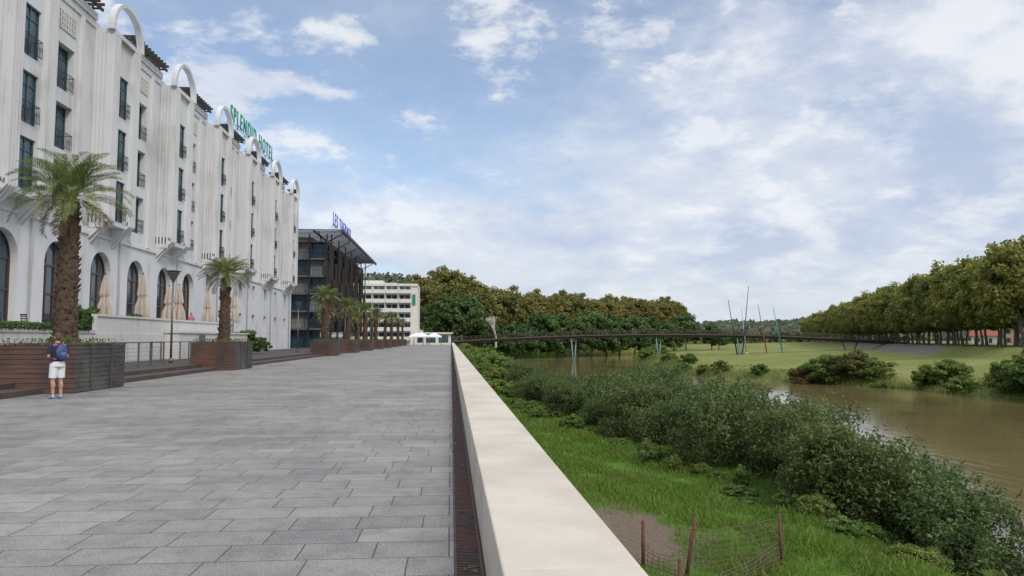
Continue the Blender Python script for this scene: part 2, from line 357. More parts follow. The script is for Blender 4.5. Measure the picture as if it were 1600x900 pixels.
# ---------------------------------------------------------------- hotel
HX=-22.
T=[48.2+10.3*k for k in range(-2,6)]
Y0,Y1=22.,103.6
hotel=thing('hotel_building','white rendered hotel with fluted towers, arched tops and black balconies','hotel',(HX,Y0,0))
def hp(name,mb_or_me,mats=None,parent=None,label=None,loc=None):
    me=mb_or_me.mesh(name,mats) if isinstance(mb_or_me,MB) else mb_or_me
    o=addobj(name,me,parent or hotel,loc if loc is not None else (-HX,-Y0,0))
    if label:o['label']=label
    return o
def wall_open(mb,X,y0,y1,z0,z1,ops,depth=.4,m=0):
    ysb=sorted({y0,y1,*[v for o in ops for v in(o[0]-o[1]/2,o[0]+o[1]/2) if y0<v<y1]})
    zsb=sorted({z0,z1,*[v for o in ops for v in(o[2],o[3]) if z0<v<z1]})
    for a,b_ in zip(ysb,ysb[1:]):
        for c_,d_ in zip(zsb,zsb[1:]):
            ym=(a+b_)/2; zm=(c_+d_)/2
            if any(abs(ym-o[0])<o[1]/2 and o[2]<zm<o[3] for o in ops): continue
            mb.quad((X,a,c_),(X,b_,c_),(X,b_,d_),(X,a,d_),m)
    for o in ops:
        yc,w,zb,zt,ar=o; a=yc-w/2;b_=yc+w/2; zs=zt-w/2 if ar else zt
        mb.quad((X,a,zb),(X-depth,a,zb),(X-depth,a,zs),(X,a,zs),m); mb.quad((X,b_,zb),(X,b_,zs),(X-depth,b_,zs),(X-depth,b_,zb),m)
        mb.quad((X,a,zb),(X,b_,zb),(X-depth,b_,zb),(X-depth,a,zb),m)
        if not ar: mb.quad((X,a,zt),(X-depth,a,zt),(X-depth,b_,zt),(X,b_,zt),m)
        else:
            n=16
            for k in range(n):
                t0=math.pi*k/n;t1=math.pi*(k+1)/n; r=w/2
                p=(yc-r*math.cos(t0),zs+r*math.sin(t0)); q=(yc-r*math.cos(t1),zs+r*math.sin(t1))
                mb.quad((X,p[0],p[1]),(X,q[0],q[1]),(X,q[0],zt),(X,p[0],zt),m)
                mb.quad((X,p[0],p[1]),(X-depth,p[0],p[1]),(X-depth,q[0],q[1]),(X,q[0],q[1]),m)
rows=[17.0,13.6,10.3]
ops=[];wins=[];archs=[]
for k,t in enumerate(T):
    mY=t+5.15
    if mY<Y1-1:
        for z in rows: ops.append((mY,1.75,z-1.3,z+1.3,False)); wins.append((HX-.42,mY,z,1))
    for yc in (t,mY):
        if yc>Y1-1.5: continue
        if yc<64: ops.append((yc,2.7,1.9,7.1,True)); archs.append(yc)
        else:
            for z in (6.6,3.4): ops.append((yc,1.2,z-.9,z+.9,False)); wins.append((HX-.42,yc,z,0))
mb=MB(); wall_open(mb,HX,Y0,Y1,0,21.2,ops,.46)
mb.quad((HX,Y1,0),(HX-20,Y1,0),(HX-20,Y1,21.2),(HX,Y1,21.2)); mb.quad((HX,Y0,0),(HX,Y0,21.2),(HX-20,Y0,21.2),(HX-20,Y0,0))
mb.quad((HX,Y0,21.2),(HX,Y1,21.2),(HX-20,Y1,21.2),(HX-20,Y0,21.2)); mb.quad((HX-20,Y0,0),(HX-20,Y0,21.2),(HX-20,Y1,21.2),(HX-20,Y1,0))
mb.box(HX+.003,HX+.12,Y0,Y1,7.95,8.15)
for t in T:
    for s in (-1.6,1.35):
        if t+5.15+s<Y1-.5: mb.box(HX+.003,HX+.2,t+5.15+s,t+5.15+s+.25,8.153,20.745)
hp('wall',mb,[m_white])
mb=MB(); mb.box(HX-1.6,HX-.8,Y0+.5,Y1-.5,.2,20.5)  # black slab behind the window openings, standing in for the dark interior
hp('dark_interior_backing',mb,[m_black])
for k,t in enumerate(T):
    a=t+2.05; b_=min(t+10.3-2.05,Y1)
    if b_-a<1: continue
    mb=MB(); mb.box(HX-.3,HX+.18,a,b_,21.203,21.65); mb.box(HX-.25,HX+.08,a,b_,20.75,21.2)
    hp('roof_parapet',mb,[m_white])
    mb=MB(); y_=a+.2
    while y_<b_-.1:
        mb.box(HX-.5,HX+.75,y_,y_+.10,21.95,22.12); y_+=.55
    mb.box(HX+.4,HX+.52,a,b_,21.78,21.947)
    for yy in (a+.3,(a+b_)/2,b_-.4): mb.box(HX-.05,HX+.07,yy,yy+.14,21.652,21.949); mb.box(HX+.07,HX+.4,yy,yy+.1,21.78,21.878)
    hp('pergola',mb,[m_darkwood])
    yc=t+5.15
    if yc<Y1-1:
        mb=MB(); 
        for j in range(7): mb.box(HX+.003,HX+.07,yc-.85+j*.27,yc-.75+j*.27,19.1,20.2)
        for j in range(4): mb.box(HX+.003,HX+.05,yc-.85,yc+.87,19.15+j*.32,19.22+j*.32)
        mb.box(HX+.002,HX+.02,yc-.85,yc+.87,19.1,20.2,1)
        hp('lattice_panel',mb,[m_white2,m_concrete])
TX=HX+.95
for k,t in enumerate(T):
    mb=MB()
    ops2=[(t,1.45,z-1.3,z+1.3,False) for z in rows]
    for z in rows: wins.append((TX-.16,t,z,2))
    wall_open(mb,TX,t-1.95,t+1.95,8.7,20.8,ops2,.2)
    for s in(-1.95,1.95): mb.quad((TX,t+s,8.7),(TX,t+s,20.8),(HX,t+s,20.8),(HX,t+s,8.7))
    mb.quad((TX,t-1.95,8.7),(TX,t+1.95,8.7),(HX,t+1.95,8.7),(HX,t-1.95,8.7))
    mb.quad((TX,t-1.95,20.8),(TX,t+1.95,20.8),(HX-.3,t+1.95,20.8),(HX-.3,t-1.95,20.8))
    hp('bay_tower',mb,[m_white])
    for s in (-1,1):
        mb=MB(); a=t+s*1.47-.48; 
        mb.box(TX+.002,TX+.14,a,a+.96,9.2,20.7)
        for j in range(4): mb.box(TX+.14,TX+.25,a+.03+j*.245,a+.14+j*.245,8.9,20.6)
        for j in range(4):
            x0=HX+.002; yA=a+.03+j*.245; yB=yA+.13; zb=7.3+.25*abs(j-1.5)
            mb.poly([(x0,yA,zb),(TX+.25,yA,8.9),(x0,yA,8.9)]); mb.poly([(x0,yB,zb),(x0,yB,8.9),(TX+.25,yB,8.9)])
            mb.quad((x0,yA,zb),(x0,yB,zb),(TX+.25,yB,8.9),(TX+.25,yA,8.9))
        mb.poly([(HX+.003,a,7.9),(TX+.14,a,9.2),(HX+.003,a,9.2)]); mb.poly([(HX+.003,a+.96,7.9),(HX+.003,a+.96,9.2),(TX+.14,a+.96,9.2)])
        mb.quad((HX+.003,a,7.9),(HX+.003,a+.96,7.9),(TX+.14,a+.96,9.2),(TX+.14,a,9.2))
        yo=t+s*1.953
        for j in range(4):
            xx=HX+.08+j*.23
            mb.box(xx,xx+.13,min(yo,yo+s*.06),max(yo,yo+s*.06),8.4,20.6)
        hp('fluted_pilaster',mb,[m_white])
    mb=MB(); n=24; zs=20.85; ro,ri=2.22,1.98; xa,xb=TX+.3,TX-.1
    mb.box(xb,xa,t-ro,t-ri,20.703,zs); mb.box(xb,xa,t+ri,t+ro,20.703,zs)
    mb.box(HX,TX+.24,t-1.94,t+1.94,20.5,20.79)
    for j in range(n):
        t0=math.pi*j/n;t1=math.pi*(j+1)/n
        def P(r,a,X): return (X,t-r*math.cos(a),zs+r*math.sin(a)*.98)
        for X in(xa,xb): mb.quad(P(ri,t0,X),P(ri,t1,X),P(ro,t1,X),P(ro,t0,X))
        mb.quad(P(ro,t0,xa),P(ro,t1,xa),P(ro,t1,xb),P(ro,t0,xb)); mb.quad(P(ri,t0,xa),P(ri,t1,xa),P(ri,t1,xb),P(ri,t0,xb))
    hp('arched_hood',mb,[m_white])
def win_mesh(w,h):
    mb=MB(); mb.quad((0,-w/2,-h/2),(0,w/2,-h/2),(0,w/2,h/2),(0,-w/2,h/2),0)
    f=.07
    mb.box(.002,.06,-w/2,-w/2+f,-h/2,h/2,1); mb.box(.002,.06,w/2-f,w/2,-h/2,h/2,1); mb.box(.002,.055,-w/2+f,w/2-f,h/2-f,h/2,1); mb.box(.002,.055,-w/2+f,w/2-f,-h/2,-h/2+f,1)
    mb.box(.002,.05,-.035,.035,-h/2+f,h/2-f,1)
    if h>2: mb.box(.002,.045,-w/2+f,-.035,h/2-.65,h/2-.6,1); mb.box(.002,.045,.035,w/2-f,h/2-.65,h/2-.6,1)
    return mb.mesh('window',[m_glass,m_teal])
def balcony_mesh(w,x0=.42):
    mb=MB()
    mb.box(x0-.012,x0+.016,-w/2,w/2,-.3,-.27); mb.box(x0-.01,x0+.015,-w/2,w/2,-1.15,-1.12)
    n=10
    for j in range(n+1):
        y_=-w/2+w*j/n; mb.box(x0-.008,x0+.010,y_-.009,y_+.009,-1.15,-.28)
    for j in range(n//2):
        y_=-w/2+w*(2*j+1)/n
        for q in range(8):
            a=2*math.pi*q/8; a2=a+math.pi/4; mb.cyl((x0,y_+.09*math.cos(a),-.72+.12*math.sin(a)),(x0,y_+.09*math.cos(a2),-.72+.12*math.sin(a2)),.009,n=4,cap=False)
    for s in(-1,1): mb.box(.05,x0-.012,s*w/2-.01,s*w/2+.01,-.3,-.27)
    return mb.mesh('balcony_railing',[m_black])
wm={1:win_mesh(1.75,2.6),0:win_mesh(1.2,1.8),2:win_mesh(1.45,2.6)}; bm={1:balcony_mesh(1.74,.46),2:balcony_mesh(1.44,.3)}
for (X,Yc,z,bal) in wins:
    o=hp('window',wm[bal],loc=(X-HX,Yc-Y0,z))
    if bal: addobj('balcony_railing',bm[bal],o)
mb=MB(); w=2.7;H=5.2;zs=H-w/2;n=18
pts=[(0,-w/2,0),(0,w/2,0)]+[(0,w/2*math.cos(math.pi*j/n),zs+w/2*math.sin(math.pi*j/n)) for j in range(n+1)]
mb.poly(pts,0)
for j in range(n):
    a0=math.pi*j/n;a1=math.pi*(j+1)/n; r=w/2-.01
    mb.cyl((.04,r*math.cos(a0),zs+r*math.sin(a0)),(.04,r*math.cos(a1),zs+r*math.sin(a1)),.05,n=4,m=1,cap=False)
for y_ in (-.45,.45): mb.box(.003,.06,y_-.04,y_+.04,zs+.05,zs+1.22,1)
for y_ in (-w/2+.05,-.45,.45,w/2-.05): mb.box(.003,.08,y_-.05,y_+.05,0,zs,1)
for z_ in (.05,2.2,zs-.05): mb.box(.003,.07,-w/2,w/2,z_-.05,z_+.05,1)
am=mb.mesh('arched_window',[m_glass,m_brown])
for yc in archs: hp('arched_window',am,loc=(-.44,yc-Y0,1.9))
for t in T[1:]:
    mb=MB(); mb.cyl((HX+.1,t+2.35,.4),(HX+.1,t+2.35,20.7),.06,n=6); hp('downpipe',mb,[m_white2])
def text_mesh(s,length,h,extr,mt,off=0.):
    cu=bpy.data.curves.new('t','FONT'); cu.body=s; cu.extrude=extr; cu.size=1; cu.offset=off; cu.space_character=1.35; cu.space_word=1.1
    o=bpy.data.objects.new('tmp',cu); col.objects.link(o); bpy.context.view_layer.update()
    me=bpy.data.meshes.new_from_object(o.evaluated_get(bpy.context.evaluated_depsgraph_get())); bpy.data.objects.remove(o)
    co=np.array([v.co[:] for v in me.vertices]); mn=co.min(0);mx_=co.max(0)
    for v in me.vertices: v.co.x=(v.co.x-mn[0])/(mx_[0]-mn[0])*length; v.co.y=(v.co.y-mn[1])/(mx_[1]-mn[1])*h
    me.materials.clear(); me.materials.append(mt); me.update(); return me
sg=thing('rooftop_sign','green rooftop lettering on a thin metal frame above white hotel','sign',(HX+.6,72.0,22.7))
addobj('lettering',text_mesh('SPLENDID HOTEL',17.0,1.6,.04,m_green,.003),sg,(0,0,.1),(Rd(90),0,Rd(90)))
mb=MB()
for j in range(7): mb.cyl((-.12,j*2.8,-.85),(-.12,j*2.8,.1),.03,n=5); mb.cyl((-.12,j*2.8,.1),(-1.6,j*2.8,-1.5),.025,n=4)
mb.cyl((-.1,-.1,.05),(-.1,17.1,.05),.03,n=4)
addobj('sign_frame',mb.mesh('frame',[m_metal]),sg)

# terrace
mb=MB(); mb.box(-21.99,-18.6,24,64,.325,1.9); mb.box(-18.597,-18.3,24,64,.325,1.9); 
mb.box(-18.59,-18.35,40,64,1.903,2.8); mb.box(-18.66,-18.28,40,64,2.803,2.92)
mb.box(-18.297,-17.4,49,65,.325,2.0); mb.box(-18.25,-17.3,48.9,65.1,2.003,2.12)
mb.box(-18.66,-18.25,24,39.7,1.903,2.05)
thing('terrace_wall','raised white terrace with low parapet along hotel front','terrace',data=mb.mesh('terrace_wall',[m_white2]))
mb=MB(); mb.box(-17.396,-17.36,52.6,54,.33,1.95,0); mb.box(-17.359,-17.35,52.7,53.9,.35,1.9,1)
thing('service_door','grey service door in the white terrace wall','door',data=mb.mesh('door',[m_concrete,m_metal]))

def parasol(mt):
    e=bpy.data.objects.new('closed_parasol',None); e.empty_display_size=.2; col.objects.link(e)
    mb=MB(); mb.cyl((0,0,.08),(0,0,3.0),.035,n=8); mb.box(-.35,.35,-.35,.35,0,.08); mb.ell((0,0,3.05),(.06,.06,.07),8,6)
    addobj('pole',mb.mesh('pole',[m_metal]),e)
    mb=MB(); n=24; prof=[(.34,.85),(.42,1.0),(.36,1.4),(.23,1.75),(.18,1.85),(.28,2.0),(.20,2.5),(.09,2.9),(.03,3.0)]
    for (r,z_) in prof:
        for k in range(n):
            a=2*math.pi*k/n; rr=r*(1+.34*(1 if k%3==0 else -.5)); zz=z_+(-.16 if (k%3==0 and z_<1.05) else 0)
            mb.v.append((rr*math.cos(a),rr*math.sin(a),zz))
    for a in range(len(prof)-1):
        for k in range(n):
            k2=(k+1)%n; mb.f.append((a*n+k,a*n+k2,(a+1)*n+k2,(a+1)*n+k)); mb.m.append(0); mb.sm.append(False)
    addobj('folded_canopy',mb.mesh('canopy',[mt]),e)
    e['label']='closed beige canvas parasol standing on the hotel terrace'; e['category']='parasol'; e['group']='closed parasols on the hotel terrace'
    return e
p0=parasol(m_beige); p0.location=(-20,44.4,1.9); p0.scale=(.8,.8,1.15)
for xx,yy,s in ((-20,49.6,1.3),(-20.1,54.4,1.15),(-19.7,55.2,1.2),(-19.6,61.3,1.15)):
    c=dup(p0,(xx,yy,1.9),rotz=yy,scale=(.92,.92,s))
dup(p0,(-18.0,62.8,2.12),rotz=1,scale=(.9,.9,1.12))
po=parasol(m_orange); po.location=(-20.9,42.6,1.9); po.scale=(.65,.65,.75); po['label']='small folded orange parasol standing by an arched window'
def chair():
    e=bpy.data.objects.new('terrace_chair',None); col.objects.link(e)
    mb=MB(); mb.box(-.24,.24,-.24,.24,.42,.46); addobj('seat',mb.mesh('seat',[m_black]),e)
    mb=MB(); mb.cyl((-.22,.24,.46),(-.22,.3,.92),.018,n=5); mb.cyl((.22,.24,.46),(.22,.3,.92),.018,n=5)
    for z_ in (.58,.7,.82,.9): mb.box(-.22,.22,.25+.06*(z_-.46)/.46,.27+.06*(z_-.46)/.46,z_-.03,z_+.03)
    addobj('backrest',mb.mesh('back',[m_black]),e)
    lm=MB(); lm.cyl((0,0,0),(0,0,.42),.018,n=5); lm=lm.mesh('leg',[m_black])
    for a in(-.21,.21):
        for b_ in(-.21,.21): addobj('leg',lm,e,(a,b_,0))
    e['label']='black terrace chair with slatted back beside a table'; e['category']='chair'; e['group']='chairs on the hotel terrace'; return e
c0=chair(); c0.location=(-19.5,37.2,1.9)
for xx,yy,r_ in ((-19.7,39.0,3.1),(-20.4,37.6,1.5),(-19.5,41.2,.2),(-20.2,34.5,.5),(-19.4,44,2.6)): dup(c0,(xx,yy,1.9),rotz=r_)
e=thing('terrace_table','small round dark table on one central leg','table',(-19.6,38.1,1.9)); mb=MB(); mb.cyl((0,0,.71),(0,0,.74),.4,n=20); addobj('table_top',mb.mesh('top',[m_black]),e)
mb=MB(); mb.cyl((0,0,.02),(0,0,.71),.03,n=8); mb.cyl((0,0,0),(0,0,.03),.25,n=14); addobj('leg',mb.mesh('leg',[m_black]),e)

def boxfoliage(name,seed,sx,sy,sz,n,leaf,mt,r=.0):
    g=np.random.default_rng(seed); P=g.random((n,3)); 
    side=g.integers(0,3,n); s=g.random(n)<.5
    for a in range(3):
        msk=side==a; P[msk,a]=np.where(s[msk],1-.15*g.random(msk.sum()),.15*g.random(msk.sum()))
    P=(P-np.array([.5,.5,0]))*np.array([sx,sy,sz])+g.normal(size=(n,3))*.03
    return quads_mesh(name,leaves(P,leaf,.6),mt,np.clip(.25+.5*P[:,2]/sz+.2*g.normal(size=n),0,1))
thing('clipped_hedge','low clipped green hedge along terrace edge','hedge',(-18.45,32.5,2.04),data=boxfoliage('hedge',3,.5,13,.28,9000,.05,L_dark))

# ---------------------------------------------------------------- foliage meshes
shr=[crown('shrub_foliage',20+i,(.55,.55,.5),40,60,.18,.06,L_dark,.5,fill=.4) for i in range(2)]
def shrub(name,me,loc,sc,label,cat='shrub',group=None,rz=None):
    o=addobj(name,me,None,loc,(0,0,random.uniform(0,6.28) if rz is None else rz)); o.scale=sc if hasattr(sc,'__len__') else (sc,)*3
    o['label']=label;o['category']=cat
    if group:o['group']=group
    return o
for xx,yy,zz,s in ((-19.2,40.6,1.9,1.2),(-19,38.5,1.9,1.3),(-19,46.5,1.9,1.2),(-17.8,66,.33,2.0),(-16.8,67.5,.33,1.4),(-20.6,44.2,1.9,1.5)):
    shrub('terrace_shrub',shr[0],(xx,yy,zz),s,'rounded green shrub growing by the terrace wall',group='terrace shrubs')

def palm(seed,h,fl,nf,tr):
    g=np.random.default_rng(seed); random.seed(seed)
    e=bpy.data.objects.new('palm_tree',None); col.objects.link(e)
    mb=MB(); prof=[]; z_=-.1; k=0
    while z_<h:
        f=z_/h; r=tr*(1.18-.32*f+(.35 if f<.06 else 0)); prof.append((r*(1.06 if k%2 else .93),z_)); z_+=.07; k+=1
    prof.append((tr*.5,h+.25)); prof.append((.02,h+.4)); mb.lathe((0,0,0),prof,18,jit=.07)
    for k in range(int(h*40)):
        zz=g.random()*h; a=g.random()*6.28; f=zz/h; r=tr*(1.12-.32*f)
        d=Vector((math.cos(a),math.sin(a),0)); mb.cyl(Vector((0,0,zz))+d*r*.85,Vector((0,0,zz+.15))+d*(r*1.05+.07),.05,.02,4)
    addobj('trunk',mb.mesh('trunk',[m_palmbark]),e)
    for dead,name,mt,cnt in ((0,'frond_crown',L_palm,nf),(1,'dry_fronds',L_dead,max(4,nf//7))):
        Vs=[];ti=[]
        for i in range(cnt):
            a=i*2.399+g.random()*.3; 
            e0=Rd(g.uniform(-5,88)) if not dead else Rd(g.uniform(-55,-20)); L_=fl*g.uniform(.85,1.1)*(1 if not dead else .85); bend=Rd(g.uniform(45,100))*(1 if not dead else .5)
            p=np.array([0.12*math.cos(a),.12*math.sin(a),h+.2]); n=26; ds=L_/n; side=np.array([-math.sin(a),math.cos(a),0]); tb=.3+.5*g.random()
            for s in range(n):
                f=s/n; el=e0-bend*f**1.5; d=np.array([math.cos(a)*math.cos(el),math.sin(a)*math.cos(el),math.sin(el)]); up=np.cross(d,side); up=up*np.sign(up[2]+1e-6)
                q=p+d*ds; wr=.016*(1-f)+.004
                Vs+= [p-side*wr,p+side*wr,q+side*wr,q-side*wr]; ti.append(.8)
                if f>.12:
                    ll=fl*.25*math.sin(math.pi*min(1,(f*.8+.17)))**.7
                    for sg_ in(-1,1):
                        for sub in (0,.5):
                            b0=p+d*ds*sub; dr=side*sg_*.75+d*.75+up*.4+g.normal(size=3)*.07; dr/=np.linalg.norm(dr)
                            tip=b0+dr*ll+np.array([0,0,-.14*ll]); wv=d*.016*(fl/2)**.5
                            mid=b0+dr*ll*.55
                            Vs+=[b0-wv*.6,mid-wv,tip,mid+wv]; ti.append(np.clip(tb+.25*g.normal(),0,1))
                p=q
        addobj(name,quads_mesh(name,np.array(Vs),mt,np.array(ti)),e)
    e['category']='palm tree'; e['group']='palm trees in planters along the promenade'; return e
pa=palm(5,4.6,1.75,60,.30); pa.location=(-12.25,24.6,1.35); pa['label']='tall feather palm with thick shaggy trunk in wooden planter'
pb=palm(6,3.5,1.4,46,.26); pb.location=(-12.2,41.0,1.35); pb['label']='feather palm with arching fronds growing from wooden planter'
def planter(PX,PY):
    e=bpy.data.objects.new('wooden_planter',None); col.objects.link(e)
    mb=MB(); a,b_=PX/2,PY/2; n=10; hh=1.42/n
    for j in range(n):
        z0=.02+j*hh;z1=z0+hh-.012
        mb.box(-a,a,-b_,-b_+.04,z0,z1,0); mb.box(-a,a,b_-.04,b_,z0,z1,0)
        mb.box(a-.04,a,-b_+.042,b_-.042,z0,z1,1); mb.box(-a,-a+.04,-b_+.042,b_-.042,z0,z1,1)
    mb.box(-a+.05,a-.05,-b_+.05,b_-.05,0,1.3,2)
    addobj('box',mb.mesh('box',[m_plank,m_plank2,m_soil]),e)
    mb=MB(); mb.box(-.015,.015,-.05,.05,0,1.44); bt=mb.mesh('batten',[m_plank2])
    for sx in(-1,1):
        for sy in (-.4,.4): addobj('batten',bt,e,(sx*(a+.018),sy*b_,0))
    mb=MB(); mb.box(-a-.03,a+.03,-b_-.03,-b_+.1,1.442,1.48); mb.box(-a-.03,a+.03,b_-.1,b_+.03,1.442,1.48); mb.box(a-.1,a+.03,-b_+.1,b_-.1,1.442,1.48);mb.box(-a-.03,-a+.1,-b_+.1,b_-.1,1.442,1.48)
    addobj('rim',mb.mesh('rim',[m_plank2]),e)
    g=np.random.default_rng(9); n=1800; P=np.stack([g.uniform(-a+.1,a-.1,n),g.uniform(-b_+.1,b_-.1,n),1.33+g.random(n)**2.5*.3],-1)
    addobj('ground_cover_planting',quads_mesh('planting',leaves(P,.05,.4,up=.8),L_bush,np.clip(.4+.25*g.normal(size=n),0,1)),e)
    e['label']='large square planter of dark weathered horizontal boards holding a palm'; e['category']='planter'; e['group']='wooden planters along the promenade'; return e
pl=planter(2.25,3.4); pl.location=(-12.23,24.6,.0)
for i,yy in enumerate([40.9,73.3,89.5,105.7,121.9,138.1,154.3,170.5,186.7]):
    dup(pl,(-12.23,yy,0),rotz=0 if i%2==0 else math.pi)
    if i>0: dup(pb if i%2 else pa,(-12.2+random.uniform(-.1,.1),yy,1.35),rotz=i*1.3,scale=[1.15,1.05,1.15,1.1,1.05,1.2,1.1,1.1][i-1]*(1 if i%2 else .8))
for xx,yy,s in ((-16,96,1.05),(-15.5,113,1.1),(-16,128,1.1),(-15.5,146,1.1)): dup(pb,(xx,yy,.2),rotz=yy,scale=s*1.15)['label']='feather palm beside dark clad building'
def railing(Lr,n,h,mt):
    e=bpy.data.objects.new('metal_railing',None); col.objects.link(e)
    pm=MB(); pm.box(-.03,.03,-.03,.03,0,h); pm=pm.mesh('post',[mt])
    for j in range(n+1): addobj('post',pm,e,(0,Lr*j/n,0))
    mb=MB(); mb.box(-.05,.05,-.05,Lr+.05,h+.002,h+.05)
    for q in range(5): mb.cyl((0,0,.15+q*.18),(0,Lr,.15+q*.18),.008,n=4)
    addobj('handrail',mb.mesh('rail',[mt]),e)
    e['label']='grey metal railing with thin horizontal cables on the deck'; e['category']='railing'; return e
r1=railing(9,6,1.1,m_metal); r1.location=(-14.4,29.5,.32)
r2=dup(r1,(-16.5,42.2,.32))
def lamp():
    e=bpy.data.objects.new('street_lamp',None); col.objects.link(e)
    mb=MB(); mb.cyl((0,0,0),(0,0,.25),.11,.1,12); mb.cyl((0,0,.25),(0,0,4.35),.06,.045,10); addobj('pole',mb.mesh('pole',[m_metal]),e)
    mb=MB(); mb.lathe((0,0,0),[(.05,4.35),(.09,4.45),(.30,4.85),(.32,4.9),(.32,4.93)],16,0); addobj('lamp_shade',mb.mesh('shade',[m_metal]),e)
    mb=MB(); mb.lathe((0,0,0),[(.0,4.97),(.36,4.95),(.4,4.98),(.1,5.04),(0,5.05)],16); addobj('cap',mb.mesh('cap',[m_black]),e)
    e['label']='slim grey street lamp with conical head on the deck'; e['category']='street lamp'; e['group']='street lamps along the promenade'; return e
la=lamp(); la.location=(-15.1,41.4,.32)
for yy in (74.5,107,140): dup(la,(-15.1,yy,.32 if yy<115 else 0))

# ---------------------------------------------------------------- dark clad building
bx0,bx1,by0,by1=-45.,-19.,115.,161.
db=thing('dark_clad_building','dark slatted five storey building with projecting roof canopy','building',(bx1,by0,0))
def dp(name,mb,mats,label=None): 
    o=addobj(name,mb.mesh(name,mats),db,(-bx1,-by0,0)); 
    if label:o['label']=label
mb=MB(); mb.box(bx0,bx1-1.2,by0+1.2,by1,0,16.6); dp('core_wall',mb,[m_glass])
fl=[3.2,5.9,8.6,11.3,14.0,16.7]
for z_ in fl:
    mb=MB(); mb.box(bx0,bx1-.5,by0,by1,z_-.16,z_+.1); dp('floor_slab',mb,[m_dslab])
m_louv=mat('brown_louvres',(.020,.015,.012),(.045,.031,.025),scale=1.2,stretch=(.2,.9,.5),rough=.7)
m_curt=mat('pale_curtain',(.26,.26,.26),(.12,.12,.13),scale=5,stretch=(3,3,.1),rough=.9)
for fi in range(5):
    z0=fl[fi]-.1; z1=fl[fi+1]-.16
    for j in range(23):
        y0=by0+j*2.; 
        if (j*7+fi*3)%11==0: continue
        mb=MB(); off=.0 if (j*5+fi*3)%4 else .35
        for q in range(11):
            zz=z0+(z1-z0)*q/11; mb.box(bx1-.12+off,bx1-.04+off,y0+.08,y0+1.9,zz,zz+(z1-z0)/11*.8)
        for yy_ in (y0+.04,y0+.98,y0+1.9): mb.box(bx1-.2+off,bx1+.02+off,yy_-.04,yy_+.04,z0,z1)
        dp('louvre_panel',mb,[m_louv])
    z0=fl[fi]+.105; z1=fl[fi+1]-.165
    for j in range(9):
        mb=MB(); xx=bx1-2.9-j*2.9
        mb.box(xx+.1,xx+2.7,by0+1.1,by0+1.19,z0,z1); dp('curtained_window',mb,[m_curt if (j+fi)%2 else m_glass])
    mb=MB(); mb.box(bx0,bx1-.15,by0-.03,by0-.003,z0+.9,z0+.96)
    for q in range(52): mb.box(bx1-.3-q*.5,bx1-.25-q*.5,by0-.03,by0-.005,z0,z0+.9)
    dp('balcony_railing',mb,[m_black])
mb=MB()
for j in range(7): mb.box(bx1+.4,bx1+.6,by0+j*7.5,by0+j*7.5+.2,0,17.8)
for xx in (bx1-.25,bx1-2.9,bx1-5.8,bx1-8.7,bx1-11.6,bx1-17): mb.box(xx,xx+.2,by0-.3,by0-.05,0,17.8)
dp('steel_column',mb,[m_black])
mb=MB(); CZ=18.0
j=by0-3.
while j<by1+1.5: mb.box(bx0,bx1+2.6,j,j+.3,CZ,CZ+.12); j+=1.45
for j in range(6): mb.box(bx1+2.4-j*4.2,bx1+2.6-j*4.2,by0-3,by1+1.5,CZ-.25,CZ-.003)
mb.box(bx1+2.602,bx1+2.68,by0-3,by1+1.5,CZ-.15,CZ+.2)
for j in range(6): 
    mb.cyl((bx1+.1,by0+j*9,16.7),(bx1+2.1,by0+j*9,CZ-.2),.09,n=5)
    mb.cyl((bx1-1-j*4,by0-.1,16.7),(bx1-1-j*4,by0-2.6,CZ-.2),.09,n=5)
dp('roof_canopy',mb,[m_black])
mb=MB(); mb.box(bx0,bx1-3,by0+3,by1-1,16.803,17.7); dp('plant_room',mb,[m_louv])
sg=thing('rooftop_sign','blue rooftop lettering on a light frame above dark building','sign',(bx1+.8,by0-.5,18.7))
addobj('lettering',text_mesh('LES THERMES',20,2.1,.04,m_blue,.0),sg,(0,0,.5),(Rd(90),0,Rd(90)))
mb=MB()
for j in range(9): mb.cyl((-.1,j*2.4,-.6),(-.1,j*2.4,.55),.03,n=5); mb.cyl((-.1,j*2.4,.4),(-1.0,j*2.4,-.6),.02,n=4)
mb.cyl((-.1,0,.45),(-.1,20,.45),.03,n=4)
addobj('sign_frame',mb.mesh('frame',[m_blue]),sg)

# ---------------------------------------------------------------- white balcony building
wb=thing('white_balcony_building','white six storey building with stacked balconies and flat roof','building',(-21,214,0))
def wp(name,mb,mats): return addobj(name,mb.mesh(name,mats),wb,(21,-214,0))
mb=MB(); mb.box(-34,-9.8,214,232,0,17.2); mb.box(-27,-20,218,226,17.203,18.8); mb.box(-19,-16,218,224,17.203,18.1); mb.box(-34,-9.7,213.6,232,16.9,17.6)
wp('wall',mb,[m_cream])
for f in range(6):
    z0=1.4+f*2.7
    for j in range(6):
        xx=-33.6+j*3.7
        mb=MB(); mb.box(xx+.3,xx+3.2,213.95,213.998,z0+.1,z0+2.1,0); mb.box(xx+1.65,xx+1.8,213.9,213.945,z0+.1,z0+2.1,1)
        wp('window',mb,[m_glass,m_cream])
        mb=MB(); mb.box(xx+.05,xx+3.5,212.7,213.94,z0-.15,z0); mb.box(xx+.05,xx+3.5,212.7,212.8,z0+.003,z0+.95); mb.box(xx+3.5,xx+3.62,212.7,213.94,z0-.15,z0+2.5)
        wp('balcony',mb,[m_cream])
mb=MB(); mb.box(-11.1,-10.3,213.6,213.89,11.5,14.5,0); wp('green_banner',mb,[m_green])
for j,(hx) in enumerate((-17,-24)):
    mb=MB(); mb.cyl((hx,216,17.6),(hx,216,21),.05,n=5); mb.cyl((hx-.6,216,20.2),(hx+.6,216,20.2),.03,n=4); wp('antenna',mb,[m_metal])
